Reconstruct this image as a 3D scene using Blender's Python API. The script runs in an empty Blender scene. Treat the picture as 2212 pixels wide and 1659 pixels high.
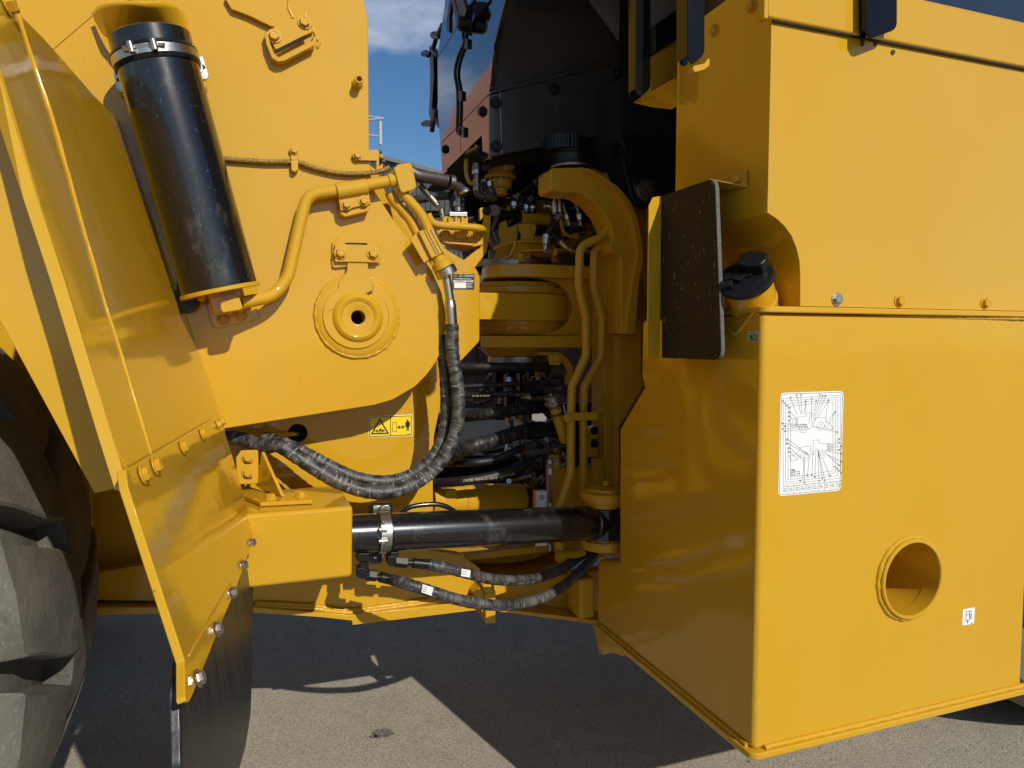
import bpy, bmesh, math, random
from mathutils import Vector, Matrix
random.seed(4)
S = bpy.context.scene
V = Vector
rad = math.radians
# ------------------------------------------------------------ camera
CAMH = 1.6
F, PX, PY = 1520.0, 1106.0, 829.5          # focal length and centre of a 2212 px wide frame
PITCH = math.atan(89.5 / F)
cam = bpy.data.cameras.new('camera')
cam.lens = 36.0 * F / 2212.0
cam.sensor_width = 36.0
cam.clip_start = 0.02
cam.clip_end = 2000
co = bpy.data.objects.new('camera', cam)
S.collection.objects.link(co)
co.location = (0, 0, CAMH)
co.rotation_euler = (math.pi / 2 - PITCH, 0, 0)
S.camera = co
# ------------------------------------------------------------ world and sun
AZ, EL = rad(145.5), rad(33.0)
SUN = V((math.sin(AZ) * math.cos(EL), math.cos(AZ) * math.cos(EL), math.sin(EL)))
W = bpy.data.worlds.new('World')
S.world = W
W.use_nodes = True
nt = W.node_tree
nt.nodes.clear()
N = nt.nodes.new
sky = N('ShaderNodeTexSky')
sky.sky_type = 'NISHITA'
sky.sun_disc = False
sky.sun_elevation = EL
sky.sun_rotation = AZ
sky.air_density = 1.0
sky.dust_density = 0.2
sky.ozone_density = 3.5
tc = N('ShaderNodeTexCoord')
mp = N('ShaderNodeMapping')
mp.inputs['Scale'].default_value = (1.0, 1.0, 2.6)
mp.inputs['Location'].default_value = (0.35, 0.2, -0.21)
nz = N('ShaderNodeTexNoise')
nz.inputs['Scale'].default_value = 2.1
nz.inputs['Detail'].default_value = 9
nz.inputs['Roughness'].default_value = 0.56
cr = N('ShaderNodeValToRGB')
cr.color_ramp.elements[0].position = 0.53
cr.color_ramp.elements[1].position = 0.74
mx = N('ShaderNodeMix')
mx.data_type = 'RGBA'
mx.inputs['B'].default_value = (8.2, 8.6, 9.4, 1)
bg = N('ShaderNodeBackground')
bg.inputs['Strength'].default_value = 0.09
ow = N('ShaderNodeOutputWorld')
L = nt.links.new
L(tc.outputs['Generated'], mp.inputs['Vector'])
L(mp.outputs['Vector'], nz.inputs['Vector'])
L(nz.outputs['Fac'], cr.inputs['Fac'])
L(cr.outputs['Color'], mx.inputs['Factor'])
hs = N('ShaderNodeHueSaturation')
hs.inputs['Saturation'].default_value = 1.18
L(sky.outputs['Color'], hs.inputs['Color'])
L(hs.outputs['Color'], mx.inputs['A'])
L(mx.outputs['Result'], bg.inputs['Color'])
L(bg.outputs['Background'], ow.inputs['Surface'])
sl = bpy.data.lights.new('sun', 'SUN')
sl.energy = 4.0
sl.angle = rad(0.5)
sl.color = (1.0, 0.94, 0.84)
so = bpy.data.objects.new('sun', sl)
S.collection.objects.link(so)
so.rotation_euler = SUN.to_track_quat('Z', 'Y').to_euler()
so.location = (5, -8, 8)
S.view_settings.view_transform = 'Standard'
S.view_settings.look = 'None'
S.view_settings.exposure = 0.0
S.view_settings.gamma = 1.0
S.view_settings.use_curve_mapping = False
S.cycles.max_bounces = 10
S.cycles.diffuse_bounces = 5
S.cycles.glossy_bounces = 5
S.cycles.caustics_reflective = False
# ------------------------------------------------------------ machine axes: u to the rear, w away from the viewer's side, h up
YAW = rad(20)
CY, SY = math.cos(YAW), math.sin(YAW)
BASE = V((0.6, 2.6, 0.0))

def w2m(v):
    return V((v.x * CY + v.y * SY, -v.x * SY + v.y * CY, v.z))

def m2w(v):
    return V((v.x * CY - v.y * SY, v.x * SY + v.y * CY, v.z))
CROPS = dict(A=(0, 0, 800), B=(0, 500, 800), C=(0, 1000, 800), D=(0, 1400, 693), E=(700, 0, 600), F=(700, 400, 600),
             G=(700, 850, 600), H=(600, 1200, 900), I=(1000, 0, 700), J=(1000, 350, 600), K=(1100, 600, 600),
             L=(1050, 850, 600), M=(1500, 0, 1060), N=(1500, 500, 600), O=(1400, 1125, 1160), T=(1080, 0, 180), U=(900, 1020, 160), Y=(1100, 660, 120))

def px(c, x, y):                                # survey mark -> frame position
    if c == 'X':
        return (x, y)
    if c == 'S':
        ox, oy, s = 1900, 950, 240 / 1244.0
    elif c == 'Q':
        ox, oy, s = 1400, 1100, 500 / 2074.0
    elif c == 'Z':
        ox, oy, s = 2380, 1500, 80 / 1659.0
    else:
        ox, oy, w = CROPS[c]
        s = w / 2212.0
    k = 2212 / 2560.0
    return ((ox + x * s) * k, (oy + y * s) * k)

def sight(c, x, y):
    X, Y = px(c, x, y)
    d = V(((X - PX) / F, math.cos(PITCH) - 0.0, 0.0))
    a, b = (X - PX) / F, (PY - Y) / F
    d = V((a, math.cos(PITCH) + b * math.sin(PITCH), -math.sin(PITCH) + b * math.cos(PITCH)))
    return w2m(d)
O0 = V((0, 0, CAMH))

def on(c, x, y, n, d):
    r = sight(c, x, y)
    t = (d - O0.dot(n)) / r.dot(n)
    return O0 + r * t

def PW(c, x, y, w):
    return on(c, x, y, V((0, 1, 0)), w)

def PU(c, x, y, u):
    return on(c, x, y, V((1, 0, 0)), u)

def pw(c, pts, w):
    return [PW(c, p[0], p[1], w) for p in pts]

def pu(c, pts, u):
    return [PU(c, p[0], p[1], u) for p in pts]

def depth(p):
    return m2w(p).y

def rp(p, r):                                   # radius of r frame px at the distance of p
    return r * depth(p) / F
# ------------------------------------------------------------ object helpers
def link(name, me, parent=None, label=None, kind=None, cat=None, group=None):
    o = bpy.data.objects.new(name, me)
    S.collection.objects.link(o)
    if parent is not None:
        o.parent = parent
    for k, v in (('label', label), ('kind', kind), ('category', cat), ('group', group)):
        if v:
            o[k] = v
    return o

def thing(name, loc, label, cat, rz=0, group=None):
    o = link(name, None, None, label, None, cat, group)
    o.location = loc
    o.rotation_euler = (0, 0, rz)
    return o
LOADER = thing('wheel_loader', m2w(BASE), 'yellow wheel loader seen close up at its middle joint with black hydraulic cylinders and hoses', 'wheel loader', YAW)

def finish(bm, name, mat, parent, smooth=True, bevel=0, seg=2, label=None, ang=32, rel=True, kind=None):
    if rel:
        bmesh.ops.translate(bm, verts=bm.verts, vec=-BASE)
    me = bpy.data.meshes.new(name)
    bm.to_mesh(me)
    bm.free()
    me.materials.append(mat)
    o = link(name, me, parent, label, kind)
    if smooth:
        for p in me.polygons:
            p.use_smooth = True
        me.set_sharp_from_angle(angle=rad(ang))
    if bevel:
        m = o.modifiers.new('bevel', 'BEVEL')
        m.width = bevel
        m.segments = seg
        m.limit_method = 'ANGLE'
        m.angle_limit = rad(35)
        m.harden_normals = True
    return o

def rnd(pts, r=0.01, n=5):                      # round the corners of a polygon; a point may carry its own radius
    out = []
    P = [(p[0], p[1]) if isinstance(p, tuple) else (p, r) for p in pts]
    m = len(P)
    for i in range(m):
        a, b, c = P[i - 1][0], P[i][0], P[(i + 1) % m][0]
        q = P[i][1]
        d1, d2 = a - b, c - b
        l1, l2 = d1.length, d2.length
        if q <= 0 or l1 < 1e-6 or l2 < 1e-6:
            out.append(b)
            continue
        ang = d1.angle(d2)
        t = min(q / max(math.tan(ang / 2), 1e-3), l1 * 0.49, l2 * 0.49)
        if ang > 3.0:
            out.append(b)
            continue
        p1, p2 = b + d1 * (t / l1), b + d2 * (t / l2)
        for k in range(n + 1):
            s = k / n
            out.append(p1 * (1 - s) ** 2 + b * 2 * s * (1 - s) + p2 * s * s)
    return out

def spl(pts, sub=6, closed=False):              # Catmull-Rom
    n = len(pts)
    out = []
    rng = n if closed else n - 1
    for i in range(rng):
        p0 = pts[(i - 1) % n] if closed or i > 0 else pts[0] * 2 - pts[1]
        p1, p2 = pts[i], pts[(i + 1) % n]
        p3 = pts[(i + 2) % n] if closed or i + 2 < n else pts[-1] * 2 - pts[-2]
        for k in range(sub):
            t = k / sub
            out.append(0.5 * ((2 * p1) + (p2 - p0) * t + (2 * p0 - 5 * p1 + 4 * p2 - p3) * t * t + (3 * p1 - p0 - 3 * p2 + p3) * t ** 3))
    if not closed:
        out.append(pts[-1])
    return out

def plate_bm(pts, vec):
    bm = bmesh.new()
    a = [bm.verts.new(p) for p in pts]
    b = [bm.verts.new(p + vec) for p in pts]
    bm.faces.new(a)
    bm.faces.new(b[::-1])
    n = len(pts)
    for i in range(n):
        bm.faces.new((a[i], b[i], b[(i + 1) % n], a[(i + 1) % n]))
    bmesh.ops.recalc_face_normals(bm, faces=bm.faces)
    return bm

def plate(name, pts, vec, mat, parent=LOADER, bevel=0.003, label=None, seg=2):
    return finish(plate_bm(pts, V(vec)), name, mat, parent, True, bevel, seg, label)

def box(name, a, b, mat, parent=LOADER, bevel=0.004, label=None, seg=2):
    a, b = V(a), V(b)
    pts = [V((a.x, a.y, a.z)), V((b.x, a.y, a.z)), V((b.x, b.y, a.z)), V((a.x, b.y, a.z))]
    return plate(name, pts, (0, 0, b.z - a.z), mat, parent, bevel, label, seg)

def frame_of(d):
    d = d.normalized()
    a = V((0, 0, 1)) if abs(d.z) < 0.9 else V((1, 0, 0))
    x = d.cross(a).normalized()
    return x, d.cross(x).normalized(), d

def tube_bm(path, r, n=14, cap=True, bm=None):
    own = bm is None
    bm = bm or bmesh.new()
    uvl = bm.loops.layers.uv.verify()
    m = len(path)
    R = r if isinstance(r, (list, tuple)) else [r] * m
    x, y, d = frame_of(path[1] - path[0])
    rings, ln = [], [0.0]
    for i in range(m):
        if i == 0:
            t = path[1] - path[0]
        elif i == m - 1:
            t = path[-1] - path[-2]
        else:
            t = (path[i + 1] - path[i]).normalized() + (path[i] - path[i - 1]).normalized()
        t = t.normalized()
        x = (x - t * x.dot(t)).normalized()
        y = t.cross(x)
        if i:
            ln.append(ln[-1] + (path[i] - path[i - 1]).length)
        rings.append([bm.verts.new(path[i] + (x * math.cos(2 * math.pi * k / n) + y * math.sin(2 * math.pi * k / n)) * R[i]) for k in range(n)])
    r0 = max(R)
    for i in range(m - 1):
        for k in range(n):
            f = bm.faces.new((rings[i][k], rings[i][(k + 1) % n], rings[i + 1][(k + 1) % n], rings[i + 1][k]))
            us = (k, k + 1, k + 1, k)
            vs = (ln[i], ln[i], ln[i + 1], ln[i + 1])
            for lp, a, b in zip(f.loops, us, vs):
                lp[uvl].uv = (a / n * 2 * math.pi * r0, b)
    if cap:
        bm.faces.new(rings[0][::-1])
        bm.faces.new(rings[-1])
    return bm

def tube(name, pts, r, mat, parent=LOADER, mode='spl', n=14, sub=7, fr=0.06, label=None, cap=True):
    if mode == 'spl' and len(pts) > 2:
        path = spl(pts, sub)
    elif mode == 'fil' and len(pts) > 2:
        q = rnd([(p, fr if 0 < i < len(pts) - 1 else 0) for i, p in enumerate(pts)], fr, 7)
        path = q
    else:
        path = pts
    pp = [path[0]]
    for p in path[1:]:
        if (p - pp[-1]).length > 1e-4:
            pp.append(p)
    return finish(tube_bm(pp, r, n, cap), name, mat, parent, True, 0, 2, label, 40)

def lathe(name, a, axis, prof, mat, parent=LOADER, n=36, label=None, bevel=0, rel=True):
    ax = V(axis).normalized()
    path = [a + ax * t for t, r in prof]
    bm = bmesh.new()
    uvl = bm.loops.layers.uv.verify()
    x, y, d = frame_of(ax)
    rings = []
    for (t, r) in prof:
        if r < 1e-5:
            rings.append([bm.verts.new(a + ax * t)])
        else:
            rings.append([bm.verts.new(a + ax * t + (x * math.cos(2 * math.pi * k / n) + y * math.sin(2 * math.pi * k / n)) * r) for k in range(n)])
    ln = 0
    for i in range(len(prof) - 1):
        p, q = rings[i], rings[i + 1]
        l2 = ln + math.hypot(prof[i + 1][0] - prof[i][0], prof[i + 1][1] - prof[i][1])
        rr = max(prof[i][1], prof[i + 1][1])
        for k in range(n):
            k2 = (k + 1) % n
            if len(p) == 1 and len(q) == 1:
                continue
            if len(p) == 1:
                f = bm.faces.new((p[0], q[k2], q[k]))
            elif len(q) == 1:
                f = bm.faces.new((p[k], p[k2], q[0]))
            else:
                f = bm.faces.new((p[k], p[k2], q[k2], q[k]))
                for lp, s, v in zip(f.loops, (k, k + 1, k + 1, k), (ln, ln, l2, l2)):
                    lp[uvl].uv = (s / n * 2 * math.pi * rr, v)
        ln = l2
    bmesh.ops.recalc_face_normals(bm, faces=bm.faces)
    return finish(bm, name, mat, parent, True, bevel, 2, label, 30, rel)

def rod(name, a, b, r, mat, parent=LOADER, n=24, label=None, ch=0.0015, r2=None):
    d = b - a
    L_ = d.length
    r2 = r if r2 is None else r2
    return lathe(name, a, d, [(0, 0), (0, r - ch), (ch, r), (L_ - ch, r2), (L_, r2 - ch), (L_, 0)], mat, parent, n, label)

def cut(obj, cutter):                           # subtract one mesh from another, keep only the result
    m = obj.modifiers.new('cut', 'BOOLEAN')
    m.operation = 'DIFFERENCE'
    m.object = cutter
    m.solver = 'EXACT'
    obj.modifiers.move(len(obj.modifiers) - 1, 0)
    bev = [x for x in obj.modifiers if x.type == 'BEVEL']
    keep = [(x.width, x.segments) for x in bev]
    for x in bev:
        obj.modifiers.remove(x)
    dg = bpy.context.evaluated_depsgraph_get()
    me = bpy.data.meshes.new_from_object(obj.evaluated_get(dg))
    obj.modifiers.clear()
    obj.data = me
    bpy.data.objects.remove(cutter)
    for p in me.polygons:
        p.use_smooth = True
    me.set_sharp_from_angle(angle=rad(32))
    for w_, s_ in keep:
        b = obj.modifiers.new('bevel', 'BEVEL')
        b.width, b.segments, b.limit_method, b.angle_limit, b.harden_normals = w_, s_, 'ANGLE', rad(35), True
_hex = {}

def hexmesh(mat, washer=True, socket=False):
    key = (mat.name, washer, socket)
    if key in _hex:
        return _hex[key]
    bm = bmesh.new()

    def ring(n, r, z, off=0):
        return [bm.verts.new((r * math.cos(2 * math.pi * k / n + off), r * math.sin(2 * math.pi * k / n + off), z)) for k in range(n)]

    def join(a, b):
        n = len(a)
        for k in range(n):
            bm.faces.new((a[k], a[(k + 1) % n], b[(k + 1) % n], b[k]))
    z = 0
    if washer:
        a, b, c = ring(20, 1.36, 0), ring(20, 1.36, 0.16), ring(20, 1.3, 0.2)
        join(a, b)
        join(b, c)
        bm.faces.new(c)
        z = 0.2
    n = 20 if socket else 6
    a, b, c = ring(n, 1.0, z), ring(n, 1.0, z + 0.55), ring(n, 0.86, z + 0.7)
    join(a, b)
    join(b, c)
    if socket:
        d, e = ring(n, 0.5, z + 0.7), ring(n, 0.42, z + 0.3)
        join(c, d)
        join(d, e)
        bm.faces.new(e)
    else:
        d, e = ring(6, 0.62, z + 0.72), ring(6, 0.56, z + 0.66)
        join(c, d)
        join(d, e)
        bm.faces.new(e)
    me = bpy.data.meshes.new('bolt')
    bm.to_mesh(me)
    bm.free()
    me.materials.append(mat)
    _hex[key] = me
    return me

def bolt(p, nrm, r, mat, parent=LOADER, name='bolt', washer=True, socket=False, label=None):
    o = link(name, hexmesh(mat, washer, socket), parent, label)
    q = V(nrm).to_track_quat('Z', 'Y').to_matrix().to_4x4()
    o.matrix_local = Matrix.Translation(p - BASE) @ q @ Matrix.Rotation(random.uniform(0, 1.0), 4, 'Z') @ Matrix.Scale(r, 4)
    return o

def segs(name, L_, wd, nrm, mat, parent, label=None, lift=0.0005):     # printed lines
    bm = bmesh.new()
    nrm = V(nrm)
    for s in L_:
        for a, b in zip(s[:-1], s[1:]):
            if (b - a).length < 1e-5:
                continue
            t = (b - a).normalized().cross(nrm).normalized() * wd / 2
            e = (b - a).normalized() * wd / 2
            q = [a - e - t, b + e - t, b + e + t, a - e + t]
            bm.faces.new([bm.verts.new(v + nrm * lift) for v in q])
    return finish(bm, name, mat, parent, False, 0, 2, label)

def flat(name, pts, nrm, mat, parent, label=None, lift=0.0004):
    bm = bmesh.new()
    bm.faces.new([bm.verts.new(p + V(nrm) * lift) for p in pts])
    return finish(bm, name, mat, parent, False, 0, 2, label)

def text(name, s, org, right, up, size, mat, parent, align='LEFT', lift=0.0006, depth_=0.0, label=None):
    cu = bpy.data.curves.new('t', 'FONT')
    cu.body = s
    cu.size = 1.0
    cu.align_x = align
    cu.extrude = depth_ / size if depth_ else 0
    cu.resolution_u = 2
    ob = bpy.data.objects.new('t', cu)
    S.collection.objects.link(ob)
    dg = bpy.context.evaluated_depsgraph_get()
    me = bpy.data.meshes.new_from_object(ob.evaluated_get(dg))
    bpy.data.objects.remove(ob)
    right, up = V(right).normalized(), V(up).normalized()
    n = right.cross(up)
    for v in me.vertices:
        v.co = org + right * v.co.x * size + up * v.co.y * size + n * (lift + v.co.z * size) - BASE
    me.name = name
    me.materials.clear()
    me.materials.append(mat)
    return link(name, me, parent, label)

def weld(name, pts, r, mat, parent, step=0.006):
    path = []
    for a, b in zip(pts[:-1], pts[1:]):
        k = max(1, int((b - a).length / step))
        for i in range(k):
            path.append(a.lerp(b, i / k))
    path.append(pts[-1])
    R = [r * (1 + 0.22 * random.uniform(-1, 1)) for _ in path]
    path = [p + V([random.uniform(-1, 1) * r * 0.12 for _ in range(3)]) for p in path]
    return finish(tube_bm(path, R, 8), name, mat, parent, True, 0, 2, None, 60)
# ------------------------------------------------------------ materials
def mat(name, col, rough=0.5, metal=0.0, coat=0.0, coat_r=0.05, spec=0.5, layers=(), bump=(), ior=1.5):
    """layers: (kind, scale xyz, lo, hi, colour, amount, coords); bump: (scale xyz, strength, distance, coords)"""
    m = bpy.data.materials.new(name)
    m.use_nodes = True
    t = m.node_tree
    nn, lk = t.nodes.new, t.links.new
    b = t.nodes['Principled BSDF']
    b.inputs['Base Color'].default_value = (*col, 1)
    b.inputs['Roughness'].default_value = rough
    b.inputs['Metallic'].default_value = metal
    b.inputs['Coat Weight'].default_value = coat
    b.inputs['Coat Roughness'].default_value = coat_r
    b.inputs['Specular IOR Level'].default_value = spec
    b.inputs['IOR'].default_value = ior
    c = nn('ShaderNodeTexCoord')

    def vec(sc, coords):
        mpn = nn('ShaderNodeMapping')
        mpn.inputs['Scale'].default_value = sc
        lk(c.outputs[coords], mpn.inputs['Vector'])
        return mpn.outputs['Vector']
    cur = None
    rcur = None
    for (kind, sc, lo, hi, colr, amt, coords, rgh) in layers:
        if kind == 'voro':
            x = nn('ShaderNodeTexVoronoi')
            x.inputs['Scale'].default_value = 1
            out = x.outputs['Distance']
        else:
            x = nn('ShaderNodeTexNoise')
            x.inputs['Scale'].default_value = 1
            x.inputs['Detail'].default_value = 6
            x.inputs['Roughness'].default_value = 0.62
            out = x.outputs['Fac']
        lk(vec(sc, coords), x.inputs['Vector'])
        mr = nn('ShaderNodeMapRange')
        mr.inputs['From Min'].default_value = lo
        mr.inputs['From Max'].default_value = hi
        mr.inputs['To Max'].default_value = amt
        lk(out, mr.inputs['Value'])
        mxn = nn('ShaderNodeMix')
        mxn.data_type = 'RGBA'
        mxn.inputs['B'].default_value = (*colr, 1)
        if cur is None:
            mxn.inputs['A'].default_value = (*col, 1)
        else:
            lk(cur, mxn.inputs['A'])
        lk(mr.outputs['Result'], mxn.inputs['Factor'])
        cur = mxn.outputs['Result']
        if rgh is not None:
            mf = nn('ShaderNodeMix')
            mf.data_type = 'FLOAT'
            mf.inputs['B'].default_value = rgh
            if rcur is None:
                mf.inputs['A'].default_value = rough
            else:
                lk(rcur, mf.inputs['A'])
            lk(mr.outputs['Result'], mf.inputs['Factor'])
            rcur = mf.outputs['Result']
    if cur is not None:
        lk(cur, b.inputs['Base Color'])
    if rcur is not None:
        lk(rcur, b.inputs['Roughness'])
    prev = None
    for (kind, sc, st, dist, coords) in bump:
        if kind == 'voro':
            x = nn('ShaderNodeTexVoronoi')
            x.inputs['Scale'].default_value = 1
            out = x.outputs['Distance']
        else:
            x = nn('ShaderNodeTexNoise')
            x.inputs['Scale'].default_value = 1
            x.inputs['Detail'].default_value = 3
            out = x.outputs['Fac']
        lk(vec(sc, coords), x.inputs['Vector'])
        bp = nn('ShaderNodeBump')
        bp.inputs['Strength'].default_value = st
        bp.inputs['Distance'].default_value = dist
        lk(out, bp.inputs['Height'])
        if prev is not None:
            lk(prev, bp.inputs['Normal'])
        prev = bp.outputs['Normal']
    if prev is not None:
        lk(prev, b.inputs['Normal'])
        if coat:
            lk(prev, b.inputs['Coat Normal'])
    return m
s3 = lambda k: (k, k, k)
OB = 'Object'
YB = (0.560, 0.308, 0.011)
YEL = mat('yellow_paint', YB, 0.45, coat=1.0, coat_r=0.03, spec=0.06, layers=(
    ('noise', (1.3, 1.3, 0.9), 0.42, 0.62, (0.58, 0.335, 0.022), 0.6, OB, None),
    ('noise', (9, 9, 3), 0.52, 0.75, (0.50, 0.31, 0.05), 0.22, OB, 0.5),
    ('voro', s3(16), 0.035, 0.02, (0.16, 0.09, 0.02), 0.75, OB, None)),
    bump=(('noise', s3(2.6), 0.22, 0.02, OB), ('noise', s3(260), 0.09, 0.001, OB)))
CAST = mat('yellow_cast_paint', (0.58, 0.315, 0.014), 0.45, spec=0.2, coat=0.35, coat_r=0.18, layers=(
    ('noise', s3(14), 0.5, 0.72, (0.38, 0.24, 0.05), 0.35, OB, 0.6),), bump=(('noise', s3(55), 0.22, 0.004, OB), ('noise', s3(300), 0.12, 0.001, OB)))
BLK = mat('black_gloss_paint', (0.006, 0.006, 0.007), 0.24, coat=0.6, coat_r=0.05, layers=(
    ('noise', (16, 16, 7), 0.58, 0.72, (0.14, 0.135, 0.125), 0.30, OB, 0.55),
    ('noise', (190, 190, 90), 0.63, 0.70, (0.36, 0.35, 0.33), 0.22, OB, 0.6)),
    bump=(('noise', s3(300), 0.05, 0.001, OB),))
BLKM = mat('black_satin', (0.008, 0.008, 0.008), 0.34, spec=0.35, layers=(
    ('noise', s3(40), 0.55, 0.8, (0.05, 0.048, 0.045), 0.35, OB, 0.6),))
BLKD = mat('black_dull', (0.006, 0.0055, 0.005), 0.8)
GLOSSP = mat('black_mirror_gloss', (0.012, 0.011, 0.012), 0.07, coat=1.0, coat_r=0.02, bump=(('noise', s3(2.5), 0.05, 0.01, OB),))
SIDEP = mat('black_side_panel', (0.042, 0.038, 0.036), 0.24, coat=0.5, coat_r=0.06, layers=(('noise', s3(60), 0.6, 0.75, (0.06, 0.055, 0.045), 0.25, OB, 0.5),))
ZINC = mat('zinc_steel', (0.50, 0.49, 0.46), 0.30, metal=1.0, layers=(('noise', s3(70), 0.45, 0.75, (0.30, 0.28, 0.24), 0.6, OB, 0.5),), bump=(('noise', s3(200), 0.1, 0.001, OB),))
STEEL = mat('dull_steel', (0.34, 0.33, 0.31), 0.42, metal=1.0, layers=(('noise', s3(90), 0.45, 0.75, (0.16, 0.14, 0.12), 0.7, OB, 0.6),))
DKST = mat('dark_steel', (0.10, 0.095, 0.09), 0.5, metal=0.7, layers=(('noise', s3(60), 0.45, 0.8, (0.2, 0.18, 0.15), 0.5, OB, 0.6),))
HOSE = mat('hose_wrap', (0.016, 0.016, 0.017), 0.42, layers=(
    ('noise', (6, 26, 1), 0.42, 0.62, (0.13, 0.125, 0.115), 0.75, 'UV', 0.6),
    ('noise', (11, 120, 1), 0.585, 0.66, (0.46, 0.43, 0.36), 0.8, 'UV', 0.7)),
    bump=(('noise', (7, 100, 1), 0.5, 0.004, 'UV'), ('noise', (30, 50, 1), 0.3, 0.003, 'UV')))
HOSED = mat('dark_hose', (0.009, 0.009, 0.009), 0.5, layers=(
    ('noise', (14, 60, 1), 0.5, 0.8, (0.05, 0.048, 0.044), 0.5, 'UV', 0.6),), bump=(('noise', (8, 80, 1), 0.3, 0.003, 'UV'),))
HOSES = mat('spiral_guard_hose', (0.011, 0.011, 0.011), 0.45, layers=(
    ('noise', (14, 70, 1), 0.5, 0.75, (0.10, 0.095, 0.088), 0.6, 'UV', 0.6),), bump=(('noise', (8, 60, 1), 0.5, 0.005, 'UV'),))
BRAID = mat('yellow_braid', (0.46, 0.27, 0.035), 0.6, layers=(('voro', (220, 220, 1), 0.25, 0.6, (0.10, 0.06, 0.012), 0.8, 'UV', None),), bump=(('voro', (220, 220, 1), 0.7, 0.002, 'UV'),))
RUB = mat('tyre_rubber', (0.095, 0.091, 0.080), 0.72, layers=(
    ('noise', s3(5), 0.40, 0.65, (0.165, 0.157, 0.135), 0.9, OB, None),
    ('noise', (110, 160, 110), 0.55, 0.70, (0.25, 0.235, 0.20), 0.45, OB, 0.85),
    ('noise', (150, 260, 60), 0.64, 0.70, (0.48, 0.45, 0.38), 0.5, OB, 0.85),
    ('noise', s3(22), 0.60, 0.68, (0.05, 0.046, 0.040), 0.5, OB, None)),
    bump=(('noise', s3(30), 0.4, 0.006, OB), ('noise', s3(220), 0.35, 0.0015, OB)))
FLAP = mat('rubber_flap', (0.010, 0.0095, 0.009), 0.33, layers=(
    ('noise', (30, 40, 1.2), 0.40, 0.75, (0.085, 0.08, 0.07), 0.5, OB, 0.5),
    ('noise', (260, 260, 14), 0.64, 0.70, (0.42, 0.40, 0.35), 0.45, OB, 0.7)),
    bump=(('noise', (150, 200, 3), 0.15, 0.002, OB),))
GUARD = mat('brown_rubber_guard', (0.026, 0.018, 0.011), 0.65, spec=0.2, layers=(
    ('noise', (150, 200, 34), 0.645, 0.68, (0.55, 0.45, 0.33), 0.8, OB, 0.7),
    ('noise', s3(6), 0.4, 0.7, (0.022, 0.015, 0.010), 0.6, OB, None)))
GUARDE = mat('cut_rubber_edge', (0.09, 0.087, 0.084), 0.85, layers=(('noise', s3(300), 0.5, 0.65, (0.26, 0.255, 0.25), 0.7, OB, None),), bump=(('noise', s3(300), 0.8, 0.003, OB),))
WHITE = mat('white_decal', (0.80, 0.80, 0.78), 0.35)
INK = mat('black_ink', (0.012, 0.012, 0.014), 0.5)
INKG = mat('grey_ink', (0.30, 0.31, 0.33), 0.5)
INKB = mat('blue_black_ink', (0.03, 0.035, 0.08), 0.5)
WARN = mat('warning_yellow', (0.86, 0.62, 0.01), 0.4)
NAMEP = mat('name_plate_black', (0.03, 0.03, 0.03), 0.4)
HTXT = mat('hose_lettering', (0.55, 0.48, 0.24), 0.6)
REDT = mat('red_indicator', (0.30, 0.045, 0.015), 0.35)
BROWN = mat('brown_primer_and_shadow', (0.05, 0.028, 0.018), 0.6, layers=(('noise', s3(40), 0.45, 0.7, (0.02, 0.013, 0.01), 0.6, OB, None),))  # brown parts, and the painted post shadow on the body panel
COPR = mat('copper_thread', (0.42, 0.17, 0.06), 0.5, metal=0.6)
GLASS = mat('dark_glass', (0.016, 0.020, 0.028), 0.05, coat=1.0, coat_r=0.01)
GREYG = mat('grey_patchy_glass', (0.26, 0.265, 0.27), 0.25, coat=0.3, layers=(('noise', s3(3), 0.4, 0.7, (0.14, 0.145, 0.15), 0.8, OB, None),))  # opaque grey with patches of darker grey
# ------------------------------------------------------------ ground
ASPH = mat('dusty_asphalt', (0.39, 0.35, 0.27), 0.9, spec=0.2, layers=(
    ('noise', s3(1.1), 0.38, 0.66, (0.52, 0.46, 0.345), 0.9, OB, None),
    ('noise', s3(7), 0.45, 0.72, (0.56, 0.49, 0.36), 0.5, OB, None),
    ('voro', s3(150), 0.30, 0.62, (0.16, 0.145, 0.115), 0.6, OB, None),
    ('noise', s3(320), 0.52, 0.66, (0.66, 0.62, 0.54), 0.6, OB, None),
    ('noise', s3(180), 0.56, 0.68, (0.07, 0.066, 0.06), 0.7, OB, None),
    ('noise', (2.7, 2.2, 1), 0.70, 0.76, (0.16, 0.15, 0.13), 0.5, OB, None)),
    bump=(('voro', s3(150), 0.4, 0.003, OB), ('noise', s3(300), 0.5, 0.002, OB)))
bm = bmesh.new()
bm.faces.new([bm.verts.new(v) for v in ((-700, -60, 0), (700, -60, 0), (700, 900, 0), (-700, 900, 0))])
g = finish(bm, 'ground', ASPH, None, False, rel=False)
g['kind'] = 'structure'
STAIN = mat('oil_stain', (0.24, 0.215, 0.17), 0.7, layers=(('voro', s3(120), 0.3, 0.62, (0.05, 0.046, 0.04), 0.75, OB, None),))
def puddle(c, x, y, a, b, sd):
    p = on(c, x, y, V((0, 0, 1)), 0.004)
    q = m2w(p)
    bm = bmesh.new()
    random.seed(sd)
    bm.faces.new([bm.verts.new((q.x + math.cos(t / 22 * 6.2832) * a * random.uniform(.75, 1.1), q.y + math.sin(t / 22 * 6.2832) * b * random.uniform(.75, 1.1), 0.004)) for t in range(22)])
    o = finish(bm, 'oil_stain', STAIN, g, False, rel=False)
for i, a in enumerate([('H', 880, 1555, .045, .035), ('H', 820, 1575, .018, .014)]):
    puddle(*a, i)
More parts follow.
